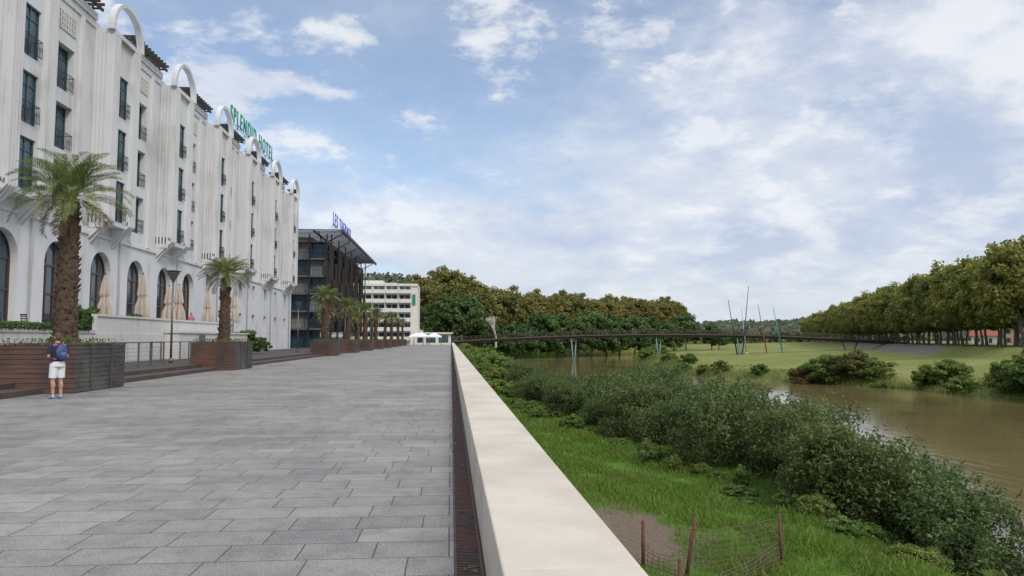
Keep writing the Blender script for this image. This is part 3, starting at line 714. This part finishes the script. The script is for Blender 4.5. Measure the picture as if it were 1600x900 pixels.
mcan=mat('white_canvas',(.8,.8,.8),rough=.8)
def tent(loc,sc):
    e=bpy.data.objects.new('white_canopy_tent',None); col.objects.link(e); e.location=loc; e.scale=(sc,)*3
    mb=MB(); mb.poly([(-2,-2,2.4),(2,-2,2.4),(0,0,3.4)]);mb.poly([(2,-2,2.4),(2,2,2.4),(0,0,3.4)]);mb.poly([(2,2,2.4),(-2,2,2.4),(0,0,3.4)]);mb.poly([(-2,2,2.4),(-2,-2,2.4),(0,0,3.4)])
    for a,b_,c_,d_ in ((-2,2,-2,-2),(-2,2,2,2),(-2,-2,-2,2),(2,2,-2,2)): mb.quad((a,c_,2.1),(b_,d_,2.1),(b_,d_,2.4),(a,c_,2.4))
    addobj('canopy',mb.mesh('c',[mcan]),e)
    pm=MB(); pm.cyl((0,0,0),(0,0,2.4),.05,n=6); pm=pm.mesh('leg',[m_metal])
    for a in(-1.95,1.95):
        for b_ in(-1.95,1.95): addobj('leg',pm,e,(a,b_,0))
    e['label']='white pyramid canopy tent on promenade in front of trees'; e['category']='tent'; e['group']='white canopy tents'; return e
t1=tent((-7.5,190,0),1.); dup(t1,(-4.5,200,0)); dup(t1,(-9.5,205,0))
pv=thing('glass_pavilion','low flat roofed pavilion with large windows','pavilion',(-10,225,0))
mb=MB(); mb.box(-9,10,-8,0,0,3.2); addobj('wall',mb.mesh('w',[m_cream]),pv)
mb=MB(); mb.box(-9.6,10.6,-8.8,.5,3.203,3.6); addobj('roof',mb.mesh('r',[m_cream]),pv)
for j in range(5):
    mb=MB(); mb.box(-8.4+j*3.7,-5.6+j*3.7,-8.03,-8.003,.6,2.8); addobj('window',mb.mesh('w',[m_glass]),pv)

# ---------------------------------------------------------------- trees
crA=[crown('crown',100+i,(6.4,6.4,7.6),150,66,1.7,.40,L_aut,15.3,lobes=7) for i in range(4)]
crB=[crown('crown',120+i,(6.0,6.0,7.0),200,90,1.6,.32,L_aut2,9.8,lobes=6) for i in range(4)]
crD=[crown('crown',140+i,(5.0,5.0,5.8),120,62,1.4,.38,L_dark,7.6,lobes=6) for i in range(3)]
trA=[trunk_mesh(8,.45,11,6,6,m_plane,i) for i in range(2)]
trB=[trunk_mesh(4.6,.34,8,6,4.5,m_plane,i+5) for i in range(2)]
trD=[trunk_mesh(4.5,.3,6,5,4,m_bark,i+9) for i in range(2)]
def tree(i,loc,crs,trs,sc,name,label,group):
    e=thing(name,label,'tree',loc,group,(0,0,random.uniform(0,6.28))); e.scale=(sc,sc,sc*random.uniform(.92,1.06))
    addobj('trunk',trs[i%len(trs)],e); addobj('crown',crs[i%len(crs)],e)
random.seed(21)
i=0
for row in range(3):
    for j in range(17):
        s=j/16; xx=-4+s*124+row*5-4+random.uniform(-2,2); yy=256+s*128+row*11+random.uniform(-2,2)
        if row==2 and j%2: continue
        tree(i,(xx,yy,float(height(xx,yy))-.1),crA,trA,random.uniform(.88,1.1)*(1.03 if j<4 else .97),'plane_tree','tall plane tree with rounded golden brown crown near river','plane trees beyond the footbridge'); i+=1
for xx,yy,s in ((0,247,1.15),(5,248,1.25),(10,252,1.1),(-6,250,1.0),(22,268,1.0),(34,278,1.25),(41,284,1.35),(49,291,1.2),(57,298,1.4),(65,306,1.35),(72,312,1.3),(80,318,1.4),(88,322,1.3),(27,272,.9),(112,345,1.2),(103,336,.9),(96,330,1.2)):
    tree(i,(xx,yy,float(height(xx,yy))-.1),crD,trD,s,'broadleaf_tree','dark green rounded broadleaf tree at the river bank','dark green bank trees'); i+=1
for xx,yy,s in ((122,338,.95),(128,345,.8),(160,400,.7)):
    tree(i,(xx,yy,float(height(xx,yy))-.1),crD,trD,s,'broadleaf_tree','dark green rounded broadleaf tree at the river bank','dark green bank trees'); i+=1
random.seed(4); mb=MB()
def branch(p,d,l,r,dep):
    q=p+d*l; mb.cyl(p,q,r,r*.7,6,cap=False)
    if dep==0: return
    for k in range(3):
        a=Vector((random.uniform(-1,1),random.uniform(-1,1),random.uniform(-.1,.8))); branch(q,(d+a*.8).normalized(),l*.72,r*.65,dep-1)
branch(Vector((0,0,0)),Vector((0,0,1)),3.7,.38,4)
thing('bare_tree','pale leafless tree standing in front of dark green trees','tree',(14.6,241,-1.2),data=mb.mesh('bare_tree',[m_pale]))
random.seed(5)
for row in range(2):
    t=0. if row==0 else -6.
    while t<470:
        xx=103+.383*t+row*9-6; yy=118+.924*t-row*2
        if xx/yy<.97:
            tree(i,(xx+random.uniform(-.8,.8),yy+random.uniform(-.8,.8),float(height(xx+3,yy))-.1),crB,trB,random.uniform(.92,1.04),'plane_tree','plane tree with yellow green crown in riverside row','plane tree row on the far bank'); i+=1
        t+=7.5 if t<260 else 10
def forest(name,P,size,mt,label=None):
    n=len(P); out=np.tile(np.array([0,-.7,.6]),(n,1))
    o=addobj(name,quads_mesh(name,leaves(P,size,.8,out,1.),mt,rng.random(n)),None); o['kind']='stuff'; o['label']=label; o['category']='woodland'
n=16000
gx=rng.uniform(-260,120,n); gy=rng.uniform(440,640,n); gz=44*np.exp(-((gx+50)/90)**2-((gy-560)/90)**2)
forest('wooded_hill_trees',np.stack([gx,gy,gz*1.+rng.random(n)*8-1],-1),2.2,L_hill,'dense dark green woodland covering a low hill')
n=26000
a=rng.uniform(.0,1.15,n); d=rng.uniform(650,1300,n)+200*(a>.7)
hh=9+ (d-650)/650*22*(1+.25*np.sin(a*17)+.15*np.sin(a*41))
forest('distant_woodland',np.stack([d*np.sin(a),d*np.cos(a),rng.random(n)**.5*hh],-1),4.5,L_hill,'distant low wooded horizon beyond the river')

# ---------------------------------------------------------------- river bank shrubs
def willow(name,seed,R,H,mt,leaf=.06):
    g=np.random.default_rng(seed)
    nl=7; lc=np.stack([g.uniform(-.6,.6,nl)*R,g.uniform(-.6,.6,nl)*R,g.uniform(.42,.70,nl)*H],-1); lr=g.uniform(.45,.7,nl)*R
    Ps=[];ti=[];ou=[]
    for k in range(nl):
        nc=40; d=nrm(g.normal(size=(nc,3))); C=lc[k]+d*(lr[k]*g.uniform(.75,1.0,nc))[:,None]*np.array([1,1,.85])
        C[:,2]=np.maximum(C[:,2],.1)
        per=62; idx=np.repeat(np.arange(nc),per); q=nrm(g.normal(size=(nc*per,3)))*(g.random((nc*per,1))**.5)*.28; q[:,2]*=1.2
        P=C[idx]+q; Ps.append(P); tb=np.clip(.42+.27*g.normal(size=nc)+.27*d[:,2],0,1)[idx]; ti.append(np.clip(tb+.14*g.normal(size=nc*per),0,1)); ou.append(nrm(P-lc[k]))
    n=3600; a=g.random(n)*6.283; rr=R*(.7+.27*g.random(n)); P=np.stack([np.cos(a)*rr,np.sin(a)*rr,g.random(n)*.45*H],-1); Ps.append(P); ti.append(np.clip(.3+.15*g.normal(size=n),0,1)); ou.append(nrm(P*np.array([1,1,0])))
    ns=110; a=g.random(ns)*6.283; sp=g.random(ns)**.6
    for i in range(ns):
        k=g.integers(nl); d=nrm(np.array([[math.cos(a[i])*sp[i],math.sin(a[i])*sp[i],.9]]))[0]; b0=lc[k]+d*lr[k]*.7; s=g.random(26)
        P=b0+d*(s*(.4+.35*g.random())*lr[k]*1.1)[:,None]+g.normal(size=(26,3))*.04; Ps.append(P); ti.append(np.clip(.6+.15*g.normal(size=26),0,1)); ou.append(np.tile(d,(26,1)))
    P=np.concatenate(Ps)
    return quads_mesh(name,leaves(P,leaf,.42,np.concatenate(ou),.9,up=.4),mt,np.concatenate(ti))
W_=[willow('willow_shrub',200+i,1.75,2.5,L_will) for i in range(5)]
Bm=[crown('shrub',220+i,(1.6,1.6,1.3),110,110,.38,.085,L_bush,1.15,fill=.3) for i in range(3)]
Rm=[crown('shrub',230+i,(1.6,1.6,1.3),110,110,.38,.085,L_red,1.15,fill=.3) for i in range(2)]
random.seed(11)
G='willow shrubs lining the grassy river bank'
pts=[(13.4,19.0,.95),(12.4,22.6,1.12),(14.8,22.4,1.0),(12.6,26.6,.95),(11.2,29.8,1.2),(13.6,29.6,1.1),(10.2,34.4,.85),(12.4,34.6,1.2),(9.7,38.4,1.08),(11.6,40.4,1.15),(8.9,43.4,.72),(10.4,46.0,1.05),(7.9,49.4,.8),(10.2,51.0,1.0),(8.4,55.2,.85),(6.6,59,.85),(9.2,60.5,.9),
 (16.2,26.8,.92),(15.4,33.0,.88),(14.6,38.6,.92),(14.2,44.5,.82),(13.2,50,.84),(12.6,56,.78),(17.2,31.5,.66),(17.3,37.5,.62),(6.6,64,.75)]
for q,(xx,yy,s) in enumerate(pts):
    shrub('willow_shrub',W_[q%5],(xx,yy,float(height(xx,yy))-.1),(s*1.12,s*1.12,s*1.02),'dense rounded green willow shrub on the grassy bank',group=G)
for q,(xx,yy,s) in enumerate(((19.5,70,1.6),(20.8,73,1.75),(18.0,72,1.2),(19,75,1.6),(9.5,68,.8),(7.5,72,1.1),(9,76,.9))):
    shrub('willow_shrub',W_[q%5],(xx,yy,float(height(xx,yy))-.2),s,'dense rounded green willow shrub on the grassy bank',group=G)
for q in range(80):
    yy=random.uniform(64,236); xx=random.uniform(2.2,min(float(Xn(yy))-3.,10.5)); s=random.uniform(.7,1.5)
    if yy<100: s*=.55
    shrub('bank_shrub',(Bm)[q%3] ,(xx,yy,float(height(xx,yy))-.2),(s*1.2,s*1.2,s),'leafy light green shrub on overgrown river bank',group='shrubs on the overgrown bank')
for q in range(40):
    s=q/39; xx=12.0+(5.2-12.0)*s**.8+random.uniform(-1.1,.8); yy=17+(58-17)*s
    shrub('weed_clump',Bm[q%3],(xx,yy,float(height(xx,yy))-.15),(random.uniform(.15,.42),)*2+(random.uniform(.12,.36),),'low bright green weed clump at foot of shrubs','weeds',group='weeds at the foot of the thicket')
for xx,yy,s,k_ in ((57.5,116,1.5,1),(60,114.5,1.8,0),(62.5,111,1.7,1),(64.5,108,1.4,0),(66.5,98,1.2,0),(68,96,1.3,0),(70,98,1.1,0),
                 (67,79,1.8,0),(69,80,2.0,1),(66,76,1.4,0),(71,77,2.1,0),(67,83,1.5,0),(73,82,2.1,0),(69,86,1.3,0),(50,134,.9,0),(48,150,.9,0),(54,126,.8,0),(63,104,.8,0),(66,91,1.0,0),(55,168,1.1,0),(57,190,1.2,0),(60,222,1.3,0),(66,245,1.5,0),(75,262,1.6,0),(49,140,.8,0)):
    shrub('bank_shrub',(Rm if k_ else Bm)[int(xx)%2],(xx,yy,float(height(xx,yy))-.3),(s*1.15,s*1.15,s),'leafy shrub with reddening leaves by the water' if k_ else 'leafy green shrub at the far water edge',group='shrubs on the far bank')
P=[]
yv=rng.uniform(60,330,42000); xv=Xf(yv)+rng.uniform(.0,4.5,len(yv)); P.append(np.stack([xv,yv,height(xv,yv)+rng.random(len(yv))*.8*(1+.6*np.sin(yv*.3))],-1))
yv=rng.uniform(16,300,36000); xv=Xn(yv)+rng.uniform(-5,-.3,len(yv)); P.append(np.stack([xv,yv,height(xv,yv)+rng.random(len(yv))*.6],-1))
P=np.concatenate(P); o=addobj('bank_vegetation',quads_mesh('bv',leaves(P,.13,.4,up=.8),L_bush,np.clip(.45+.25*rng.normal(size=len(P)),0,1))); o['kind']='stuff'; o['label']='rough green growth along both water edges'; o['category']='vegetation'
# grass blades
n=270000
yv=9+(62-9)*rng.random(n)**1.7; xv=1.0+rng.random(n)*(np.interp(yv,[9,18,60,62],[16,15,12,11])-1.0)
dz=np.exp(-(((xv-4.6)/1.7)**2+((yv-19.5)/3.2)**2)); keep=rng.random(n)>dz*1.5; xv=xv[keep];yv=yv[keep]; n=len(xv)
pat=np.sin(xv*1.7+np.sin(yv*.6))*np.sin(yv*1.1+np.sin(xv*.9))
hb=(.06+.15*rng.random(n)**1.5)*(1+.6*pat)*(1+.8*sst(2.4,0.9,xv)); base=np.stack([xv,yv,height(xv,yv)-.02],-1)
dr=rng.normal(size=(n,3))*.5; dr[:,2]=1; w=nrm(np.cross(dr,rng.normal(size=(n,3))))*(.006+.0004*yv[:,None])
tip=base+dr*hb[:,None]
V=np.stack([base-w,base+w,tip+w*.25,tip-w*.25],1).reshape(-1,3)
o=addobj('grass',quads_mesh('grass',V,L_grass,np.clip(.42+.22*pat+.2*rng.normal(size=n),0,1))); o['kind']='stuff'; o['label']='lush green bank grass'; o['category']='grass'

# ---------------------------------------------------------------- fence
def H_(x_,y_): return float(height(x_,y_))
fe=thing('wire_fence','sagging wire mesh fence on four rusty posts in the grass','fence',(5.5,16.5,H_(5.5,16.5)))
def fpost(x_,y_,h,dx=0,dy=0):
    mb=MB(); z_=H_(x_,y_); a=Vector((x_-5.5,y_-16.5,z_-H_(5.5,16.5)-.2)); mb.cyl(a,a+Vector((dx,dy,h+.2)),.045,.04,8); addobj('post',mb.mesh('post',[m_rustp]),fe); return a
A=fpost(4.35,16.7,1.0); B=fpost(5.05,15.9,1.25,.28,.1); C=fpost(7.45,16.4,1.12,-.04); D=fpost(4.3,13.9,.95,.02)
def netting(p,q,h,nh,nv,sag):
    mb=MB(); p=Vector(p);q=Vector(q)
    f=lambda s,t:p.lerp(q,s)+Vector((0,.06*math.sin(5*s+3*t),.22+h*t-sag*math.sin(math.pi*s)*t+.015*math.sin(17*s)))
    for a in range(nh+1):
        for b_ in range(12): mb.cyl(f(b_/12,a/nh),f((b_+1)/12,a/nh),.0075,n=3,cap=False)
    for b_ in range(nv+1):
        for a in range(4): mb.cyl(f(b_/nv,a/4),f(b_/nv,(a+1)/4),.0065,n=3,cap=False)
    addobj('wire_mesh',mb.mesh('net',[m_wire]),fe)
netting(B,C,1.0,8,18,.06); netting(A,B,.45,4,8,.1); netting(D,C,.5,5,24,.15)

# ---------------------------------------------------------------- footbridge
br=thing('footbridge','long slender arched steel footbridge with thin railings over river','bridge',(70,231,0))
x0,x1=.5,145.
def bz(x_): s=(x_-x0)/(x1-x0); return 1.1*(1-s)+.7*s+ 2.5*4*s*(1-s)*.98
def by(x_): s=(x_-x0)/(x1-x0); return 236-11*s
mb=MB(); n=48
for j in range(n):
    a=x0+(x1-x0)*j/n;b_=x0+(x1-x0)*(j+1)/n
    for (dz0,dz1,wd) in ((-.4,0,1.8),(-1.1,-.403,.9)):
        q=[]
        for xx in(a,b_):
            for yo in(-wd,wd):
                for dz_ in(dz0,dz1): q.append((xx-70,by(xx)+yo-231,bz(xx)+dz_))
        for f in((0,1,5,4),(2,3,7,6),(0,2,6,4),(1,3,7,5)): mb.quad(*[q[k] for k in f])
addobj('deck',mb.mesh('deck',[m_hull]),br)
for side in(-1.75,1.75):
    mb=MB()
    for j in range(n*2+1):
        xx=x0+(x1-x0)*j/(n*2); mb.cyl((xx-70,by(xx)+side-231,bz(xx)),(xx-70,by(xx)+side*1.06-231,bz(xx)+1.15),.045,n=4)
    for hgt in(.3,.55,.8,1.15):
        for j in range(n):
            a=x0+(x1-x0)*j/n;b_=x0+(x1-x0)*(j+1)/n; mb.cyl((a-70,by(a)+side*1.05-231,bz(a)+hgt),(b_-70,by(b_)+side*1.05-231,bz(b_)+hgt),.07 if hgt>1 else .025,n=4,cap=False)
    addobj('railing',mb.mesh('railing',[m_hull]),br)
m_turq=mat('pale_turquoise_steel',(.18,.28,.27),(.26,.36,.34),scale=2,rough=.5)
for xx,w_ in ((39,.9),(66,1.0),(92,1.3),(127,3.)):
    mb=MB(); g0=min(H_(xx,by(xx)),-3)-2
    mb.cyl((xx-70,by(xx)-231,g0),(xx-w_-70,by(xx)-231-.6,bz(xx)-.9),.24,.18,8); mb.cyl((xx-70,by(xx)-231,g0),(xx+w_-70,by(xx)-231+.6,bz(xx)-.9),.24,.18,8)
    addobj('pier',mb.mesh('pier',[m_turq if xx<100 else m_hull]),br)
for (bx,tx,tz,cc,nm) in ((89,87.,14.,(.015,.02,.05),'black'),(90.6,93.7,18.3,(.02,.06,.18),'dark blue'),(92,91.2,11.,(.4,.36,.2),'pale yellow'),(98.6,96.6,12.6,(.25,.10,.08),'dull red'),(103.7,101.6,11.4,(.04,.26,.27),'turquoise')):
    mb=MB(); yb=224.; z_=H_(bx,yb); mb.cyl((0,0,-.5),(tx-bx,1.5,tz-z_),.22,.09,8); mb.cyl((0,0,-.4),(0,0,.5),.5,.4,8)
    thing('leaning_mast','slender leaning %s mast standing beside footbridge'%nm,'mast',(bx,yb,z_),'leaning coloured masts by the footbridge',data=mb.mesh('mast',[mat('mast_'+nm.replace(' ','_'),cc,rough=.5)]))

# ---------------------------------------------------------------- far bank houses
random.seed(3)
def house(x_,y_,w_,d_,h_,rz,wall):
    e=thing('house','cream house with red clay tile roof behind the trees','house',(x_,y_,-.2),'houses behind the plane tree row',(0,0,rz))
    mb=MB(); a,b_=w_/2,d_/2; mb.box(-a,a,-b_,b_,0,h_)
    mb.poly([(-a,-b_,h_),(-a,b_,h_),(-a,0,h_+d_*.22)]); mb.poly([(a,-b_,h_),(a,0,h_+d_*.22),(a,b_,h_)]); addobj('wall',mb.mesh('w',[wall]),e)
    mb=MB(); r=h_+d_*.22
    for s in(-1,1):
        mb.quad((-a-.5,s*(b_+.6),h_-.25),(a+.5,s*(b_+.6),h_-.25),(a+.5,0,r+.05),(-a-.5,0,r+.05)); mb.quad((-a-.5,s*(b_+.6),h_-.1),(a+.5,s*(b_+.6),h_-.1),(a+.5,0,r+.2),(-a-.5,0,r+.2))
        mb.quad((-a-.5,s*(b_+.6),h_-.25),(a+.5,s*(b_+.6),h_-.25),(a+.5,s*(b_+.6),h_-.1),(-a-.5,s*(b_+.6),h_-.1))
    ro=addobj('roof',mb.mesh('r',[m_tile]),e)
    mb=MB(); mb.box(a*.4,a*.4+.7,.5,1.1,r-.8,r+.9); addobj('chimney',mb.mesh('c',[m_cream]),ro)
    wmh=MB(); wmh.box(-.5,.5,-.03,.0,-.7,.7,0); wmh.box(-.95,-.52,-.06,0,-.7,.7,1); wmh.box(.52,.95,-.06,0,-.7,.7,1); wmh=wmh.mesh('w',[m_glass,m_tile])
    nn=int(w_//3)
    for f in range(int(h_//2.8)):
        for j in range(nn):
            if f==0 and j==nn//2: 
                mb=MB(); mb.box(-.5,.5,-.03,0,0,2.1); addobj('door',mb.mesh('d',[m_brown]),e,(-a+w_*(j+.5)/nn,-b_-.002,0)); continue
            addobj('window',wmh,e,(-a+w_*(j+.5)/nn,-b_-.002,1.5+2.8*f))
m_hw=mat('white_house_wall',(.7,.68,.64),rough=.9); m_hp=mat('pink_house_wall',(.5,.36,.3),rough=.9)
for q,t in enumerate((-6,12,32,54,80,110,145)):
    xx=103+.383*t+38; yy=118+.924*t+2
    house(xx,yy,random.uniform(11,16),9,random.choice([5.8,6.2,3.2]),-.75,[m_hw,m_cream,m_hp][q%3])

# ---------------------------------------------------------------- person
skin=mat('skin',(.45,.26,.18),(.42,.24,.16),rough=.6); navy=mat('navy_cotton',(.018,.022,.045),(.028,.033,.06),scale=8,rough=.9); wht=mat('white_cotton',(.75,.75,.75),(.62,.62,.64),scale=6,rough=.9)
hairm=mat('brown_hair',(.07,.04,.022),(.12,.07,.04),scale=30,rough=.8); packm=mat('backpack_fabric',(.03,.045,.12),(.07,.10,.25),scale=6,rough=.8); pinkm=mat('pink_trim',(.5,.12,.2),rough=.8); shoem=mat('pale_blue_shoe',(.45,.5,.6),(.08,.16,.4),scale=12,rough=.6); pockm=mat('pocket_fabric',(.10,.14,.34),rough=.8)
def remeshed(mb,name,mats,vox=.012,sm=6,asg=None):
    me=mb.mesh('tmp',[]); o=bpy.data.objects.new('tmp',me); col.objects.link(o)
    r=o.modifiers.new('r','REMESH'); r.mode='VOXEL'; r.voxel_size=vox
    s=o.modifiers.new('s','SMOOTH'); s.iterations=sm; s.factor=.5
    bpy.context.view_layer.update()
    out=bpy.data.meshes.new_from_object(o.evaluated_get(bpy.context.evaluated_depsgraph_get())); bpy.data.objects.remove(o)
    out.materials.clear()
    for m_ in mats: out.materials.append(m_)
    for p in out.polygons: p.use_smooth=True; p.material_index=0
    out.name=name; return out
def cap(mb,p,q,r0,r1): mb.cyl(p,q,r0,r1,14); mb.ell(p,(r0,)*3,12,8); mb.ell(q,(r1,)*3,12,8)
def person(shirt,shorts,pack=True):
    mb=MB()
    cap(mb,(0,0,.95),(0,.0,1.2),.13,.125); mb.ell((0,.0,1.33),(.17,.11,.17)); mb.ell((0,0,.94),(.155,.115,.12))
    cap(mb,(-.15,.01,1.43),(.15,.01,1.43),.065,.065); cap(mb,(0,.0,1.42),(0,-.035,1.54),.058,.052)
    mb.ell((0,-.055,1.655),(.076,.095,.115)); mb.ell((0,-.085,1.61),(.055,.06,.07)); cap(mb,(0,-.15,1.645),(0,-.165,1.62),.010,.016)
    for s in(-1,1):
        mb.ell((s*.08,-.045,1.645),(.014,.025,.034),8,6); cap(mb,(s*.03,-.143,1.612),(0,-.152,1.60),.008,.01)
        cap(mb,(s*.09,0,.93),(s*.10,-.02,.5),.09,.056); cap(mb,(s*.10,-.02,.5),(s*.10,.025,.12),.056,.038); mb.ell((s*.10,.02,.36),(.055,.06,.12))
        cap(mb,(s*.10,.03,.07),(s*.12,-.12,.045),.035,.030)
        cap(mb,(s*.18,.01,1.42),(s*.235,.0,1.14),.052,.04); cap(mb,(s*.235,.0,1.14),(s*.11,-.21,1.17),.04,.028)
        mb.ell((s*.09,-.25,1.18),(.026,.045,.036),10,6)
        for f_ in range(4):
            cap(mb,(s*.085,-.27,1.155+f_*.018),(s*.05,-.31,1.16+f_*.018),.009,.009); cap(mb,(s*.05,-.31,1.16+f_*.018),(s*.025,-.285,1.165+f_*.016),.009,.007)
        cap(mb,(s*.085,-.24,1.21),(s*.045,-.275,1.235),.011,.009)
    e=bpy.data.objects.new('person',None); col.objects.link(e)
    addobj('body',remeshed(mb,'body',[skin],.0085,4),e)
    mb=MB(); cap(mb,(-.155,.01,1.43),(.155,.01,1.43),.075,.075); mb.ell((0,0,1.33),(.19,.13,.18)); mb.cyl((0,0,1.42),(0,0,.93),.155,.165,20)
    for s in(-1,1): mb.cyl((s*.17,.01,1.44),(s*.228,.0,1.2),.078,.068,14)
    for k in range(len(mb.v)):
        x_,y_,z_=mb.v[k]; mb.v[k]=(x_,y_*.86,z_)
    addobj('t_shirt',remeshed(mb,'t_shirt',[shirt],.012,4),e)
    mb=MB(); mb.cyl((0,0,1.0),(0,0,.86),.16,.175,20)
    for s in(-1,1): mb.cyl((s*.085,0,.93),(s*.105,-.015,.55),.11,.095,16)
    addobj('shorts',remeshed(mb,'shorts',[shorts],.012,4),e)
    mb=MB(); mb.ell((0,-.035,1.69),(.084,.098,.095)); mb.ell((0,.0,1.65),(.078,.07,.09)); addobj('hair',remeshed(mb,'hair',[hairm],.01,2),e)
    for s in(-1,1):
        mb=MB(); mb.ell((s*.10,.03,.06),(.047,.065,.06)); mb.ell((s*.112,-.08,.042),(.047,.11,.042)); o=addobj('shoe',remeshed(mb,'shoe',[shoem],.008,2),e)
        mb=MB(); mb.ell((s*.03,-.143,1.66),(.01,.006,.006),8,6); addobj('eye',mb.mesh('eye',[m_black]),e)
    mb=MB(); mb.box(-.035,.035,-.31,-.3,1.17,1.3); addobj('mobile_phone',mb.mesh('phone',[m_black]),e)
    if pack:
        mb=MB(); mb.ell((0,.2,1.25),(.15,.10,.23)); mb.ell((0,.26,1.16),(.11,.07,.11)); 
        bp_=addobj('backpack',remeshed(mb,'backpack',[packm],.012,3),e)
        for s in(-1,1):
            mb=MB(); P_=[(s*.09,.13,1.44),(s*.1,.02,1.515),(s*.1,-.115,1.42),(s*.12,-.125,1.25),(s*.15,.02,1.08),(s*.1,.14,1.06)]
            for u_,v_ in zip(P_,P_[1:]): cap(mb,u_,v_,.014,.014)
            addobj('shoulder_strap',remeshed(mb,'strap',[pinkm],.008,1),bp_)
        mb=MB(); mb.ell((0,.31,1.2),(.07,.03,.05)); addobj('pocket',mb.mesh('pocket',[pockm]),bp_)
    e['category']='person'; return e
man=person(navy,wht); man.location=(-10.62,21.0,0); man.rotation_euler=(0,0,Rd(-128)); man['label']='man in navy t-shirt and white shorts with blue backpack looking down'
p2=person(pinkm,navy,False); p2.location=(-20.3,59.6,1.9); p2.rotation_euler=(0,0,Rd(60)); p2['label']='person in pink top standing on the hotel terrace'

# ---------------------------------------------------------------- world, sun, camera
w=bpy.data.worlds.new('World'); scene.world=w; w.use_nodes=True; nt=w.node_tree; N=nt.nodes; L=nt.links
for n_ in list(N): N.remove(n_)
out=N.new('ShaderNodeOutputWorld'); sky=N.new('ShaderNodeTexSky'); sky.sky_type='NISHITA'; sky.sun_disc=False
sunaz=Rd(150); el=Rd(40)
sky.sun_elevation=el; sky.sun_rotation=sunaz; sky.air_density=1.; sky.dust_density=.6; sky.ozone_density=1.5
b1=N.new('ShaderNodeBackground'); b1.inputs['Strength'].default_value=.15; L.new(sky.outputs[0],b1.inputs['Color'])
tc=N.new('ShaderNodeTexCoord'); sx=N.new('ShaderNodeSeparateXYZ'); L.new(tc.outputs['Generated'],sx.inputs[0])
X_,Y_,Z_=sx.outputs
zp=M_(N,L,'MAXIMUM',Z_,0.); den=M_(N,L,'ADD',zp,.35)
u=M_(N,L,'DIVIDE',X_,den); v=M_(N,L,'DIVIDE',Y_,den)
cb=N.new('ShaderNodeCombineXYZ'); L.new(u,cb.inputs[0]); L.new(v,cb.inputs[1]); L.new(M_(N,L,'MULTIPLY',Z_,1.6),cb.inputs[2])
def wn(sc,det,ro,dist=0,off=(0,0,0)):
    mp=N.new('ShaderNodeMapping'); mp.inputs['Location'].default_value=off; L.new(cb.outputs[0],mp.inputs['Vector'])
    n_=N.new('ShaderNodeTexNoise'); n_.inputs['Scale'].default_value=sc; n_.inputs['Detail'].default_value=det; n_.inputs['Roughness'].default_value=ro; n_.inputs['Distortion'].default_value=dist; L.new(mp.outputs[0],n_.inputs['Vector']); return n_.outputs['Fac']
def mrg(v_,a,b_,c_=0.,d_=1.):
    n_=N.new('ShaderNodeMapRange'); n_.interpolation_type='SMOOTHSTEP'; L.new(v_,n_.inputs['Value']); n_.inputs['From Min'].default_value=a; n_.inputs['From Max'].default_value=b_; n_.inputs['To Min'].default_value=c_; n_.inputs['To Max'].default_value=d_; return n_.outputs[0]
puff=wn(5.2,11,.6,.1,(3.1,1.7,0)); big=wn(1.3,5,.5,.1,(5.3,2.2,0)); wisp=wn(2.4,11,.6,.15,(1.2,9.3,0))
pm_=M_(N,L,'MULTIPLY_ADD',big,.6,puff)
m1=mrg(pm_,.76,.95)
low=mrg(Z_,.30,.08); rt=mrg(X_,-.1,.45)
vb=M_(N,L,'MULTIPLY_ADD',low,.55,M_(N,L,'MULTIPLY',rt,.34)); vb=M_(N,L,'ADD',vb,wisp); vb=M_(N,L,'MULTIPLY_ADD',big,.5,vb)
m2=mrg(vb,.72,1.28,.26,1.)
hi=mrg(Z_,.5,.75); 
mk=M_(N,L,'MAXIMUM',M_(N,L,'MULTIPLY',m1,.88),M_(N,L,'MULTIPLY',m2,.94)); mk=M_(N,L,'MAXIMUM',mk,M_(N,L,'MULTIPLY',hi,.85))
cr_=N.new('ShaderNodeValToRGB'); e=cr_.color_ramp.elements; e[0].position=.40; e[0].color=(.52,.60,.77,1); e[1].position=.68; e[1].color=(.88,.90,.94,1)
pw=M_(N,L,'MULTIPLY_ADD',puff,.4,M_(N,L,'MULTIPLY',wisp,.6)); pw=M_(N,L,'MULTIPLY_ADD',m1,.11,pw); L.new(pw,cr_.inputs['Fac'])
mxc=N.new('ShaderNodeMixRGB'); L.new(M_(N,L,'MULTIPLY',mrg(Z_,.16,.0),.7),mxc.inputs[0]); L.new(cr_.outputs[0],mxc.inputs[1]); mxc.inputs[2].default_value=(.70,.745,.81,1)
b2=N.new('ShaderNodeBackground'); L.new(mxc.outputs[0],b2.inputs['Color']); 
st=mrg(Z_,.45,.9,1.,2.2); L.new(st,b2.inputs['Strength'])
ms=N.new('ShaderNodeMixShader'); L.new(mk,ms.inputs[0]); L.new(b1.outputs[0],ms.inputs[1]); L.new(b2.outputs[0],ms.inputs[2]); L.new(ms.outputs[0],out.inputs['Surface'])
sl=bpy.data.lights.new('sun','SUN'); sl.energy=1.9; sl.angle=Rd(16); sl.color=(1,.92,.79); so=bpy.data.objects.new('sun',sl); col.objects.link(so)
d=Vector((math.sin(sunaz)*math.cos(el),math.cos(sunaz)*math.cos(el),math.sin(el))); so.rotation_euler=d.to_track_quat('Z','Y').to_euler()
scene.view_settings.view_transform='Standard'; scene.view_settings.look='None'; scene.view_settings.exposure=0
cam=bpy.data.cameras.new('camera'); cam.sensor_width=36; cam.lens=25.9; cam.clip_end=8000; cam.clip_start=.05
co=bpy.data.objects.new('camera',cam); col.objects.link(co); co.location=(0,0,1.6); co.rotation_euler=(Rd(90+3.98),0,Rd(-4.72)); scene.camera=co
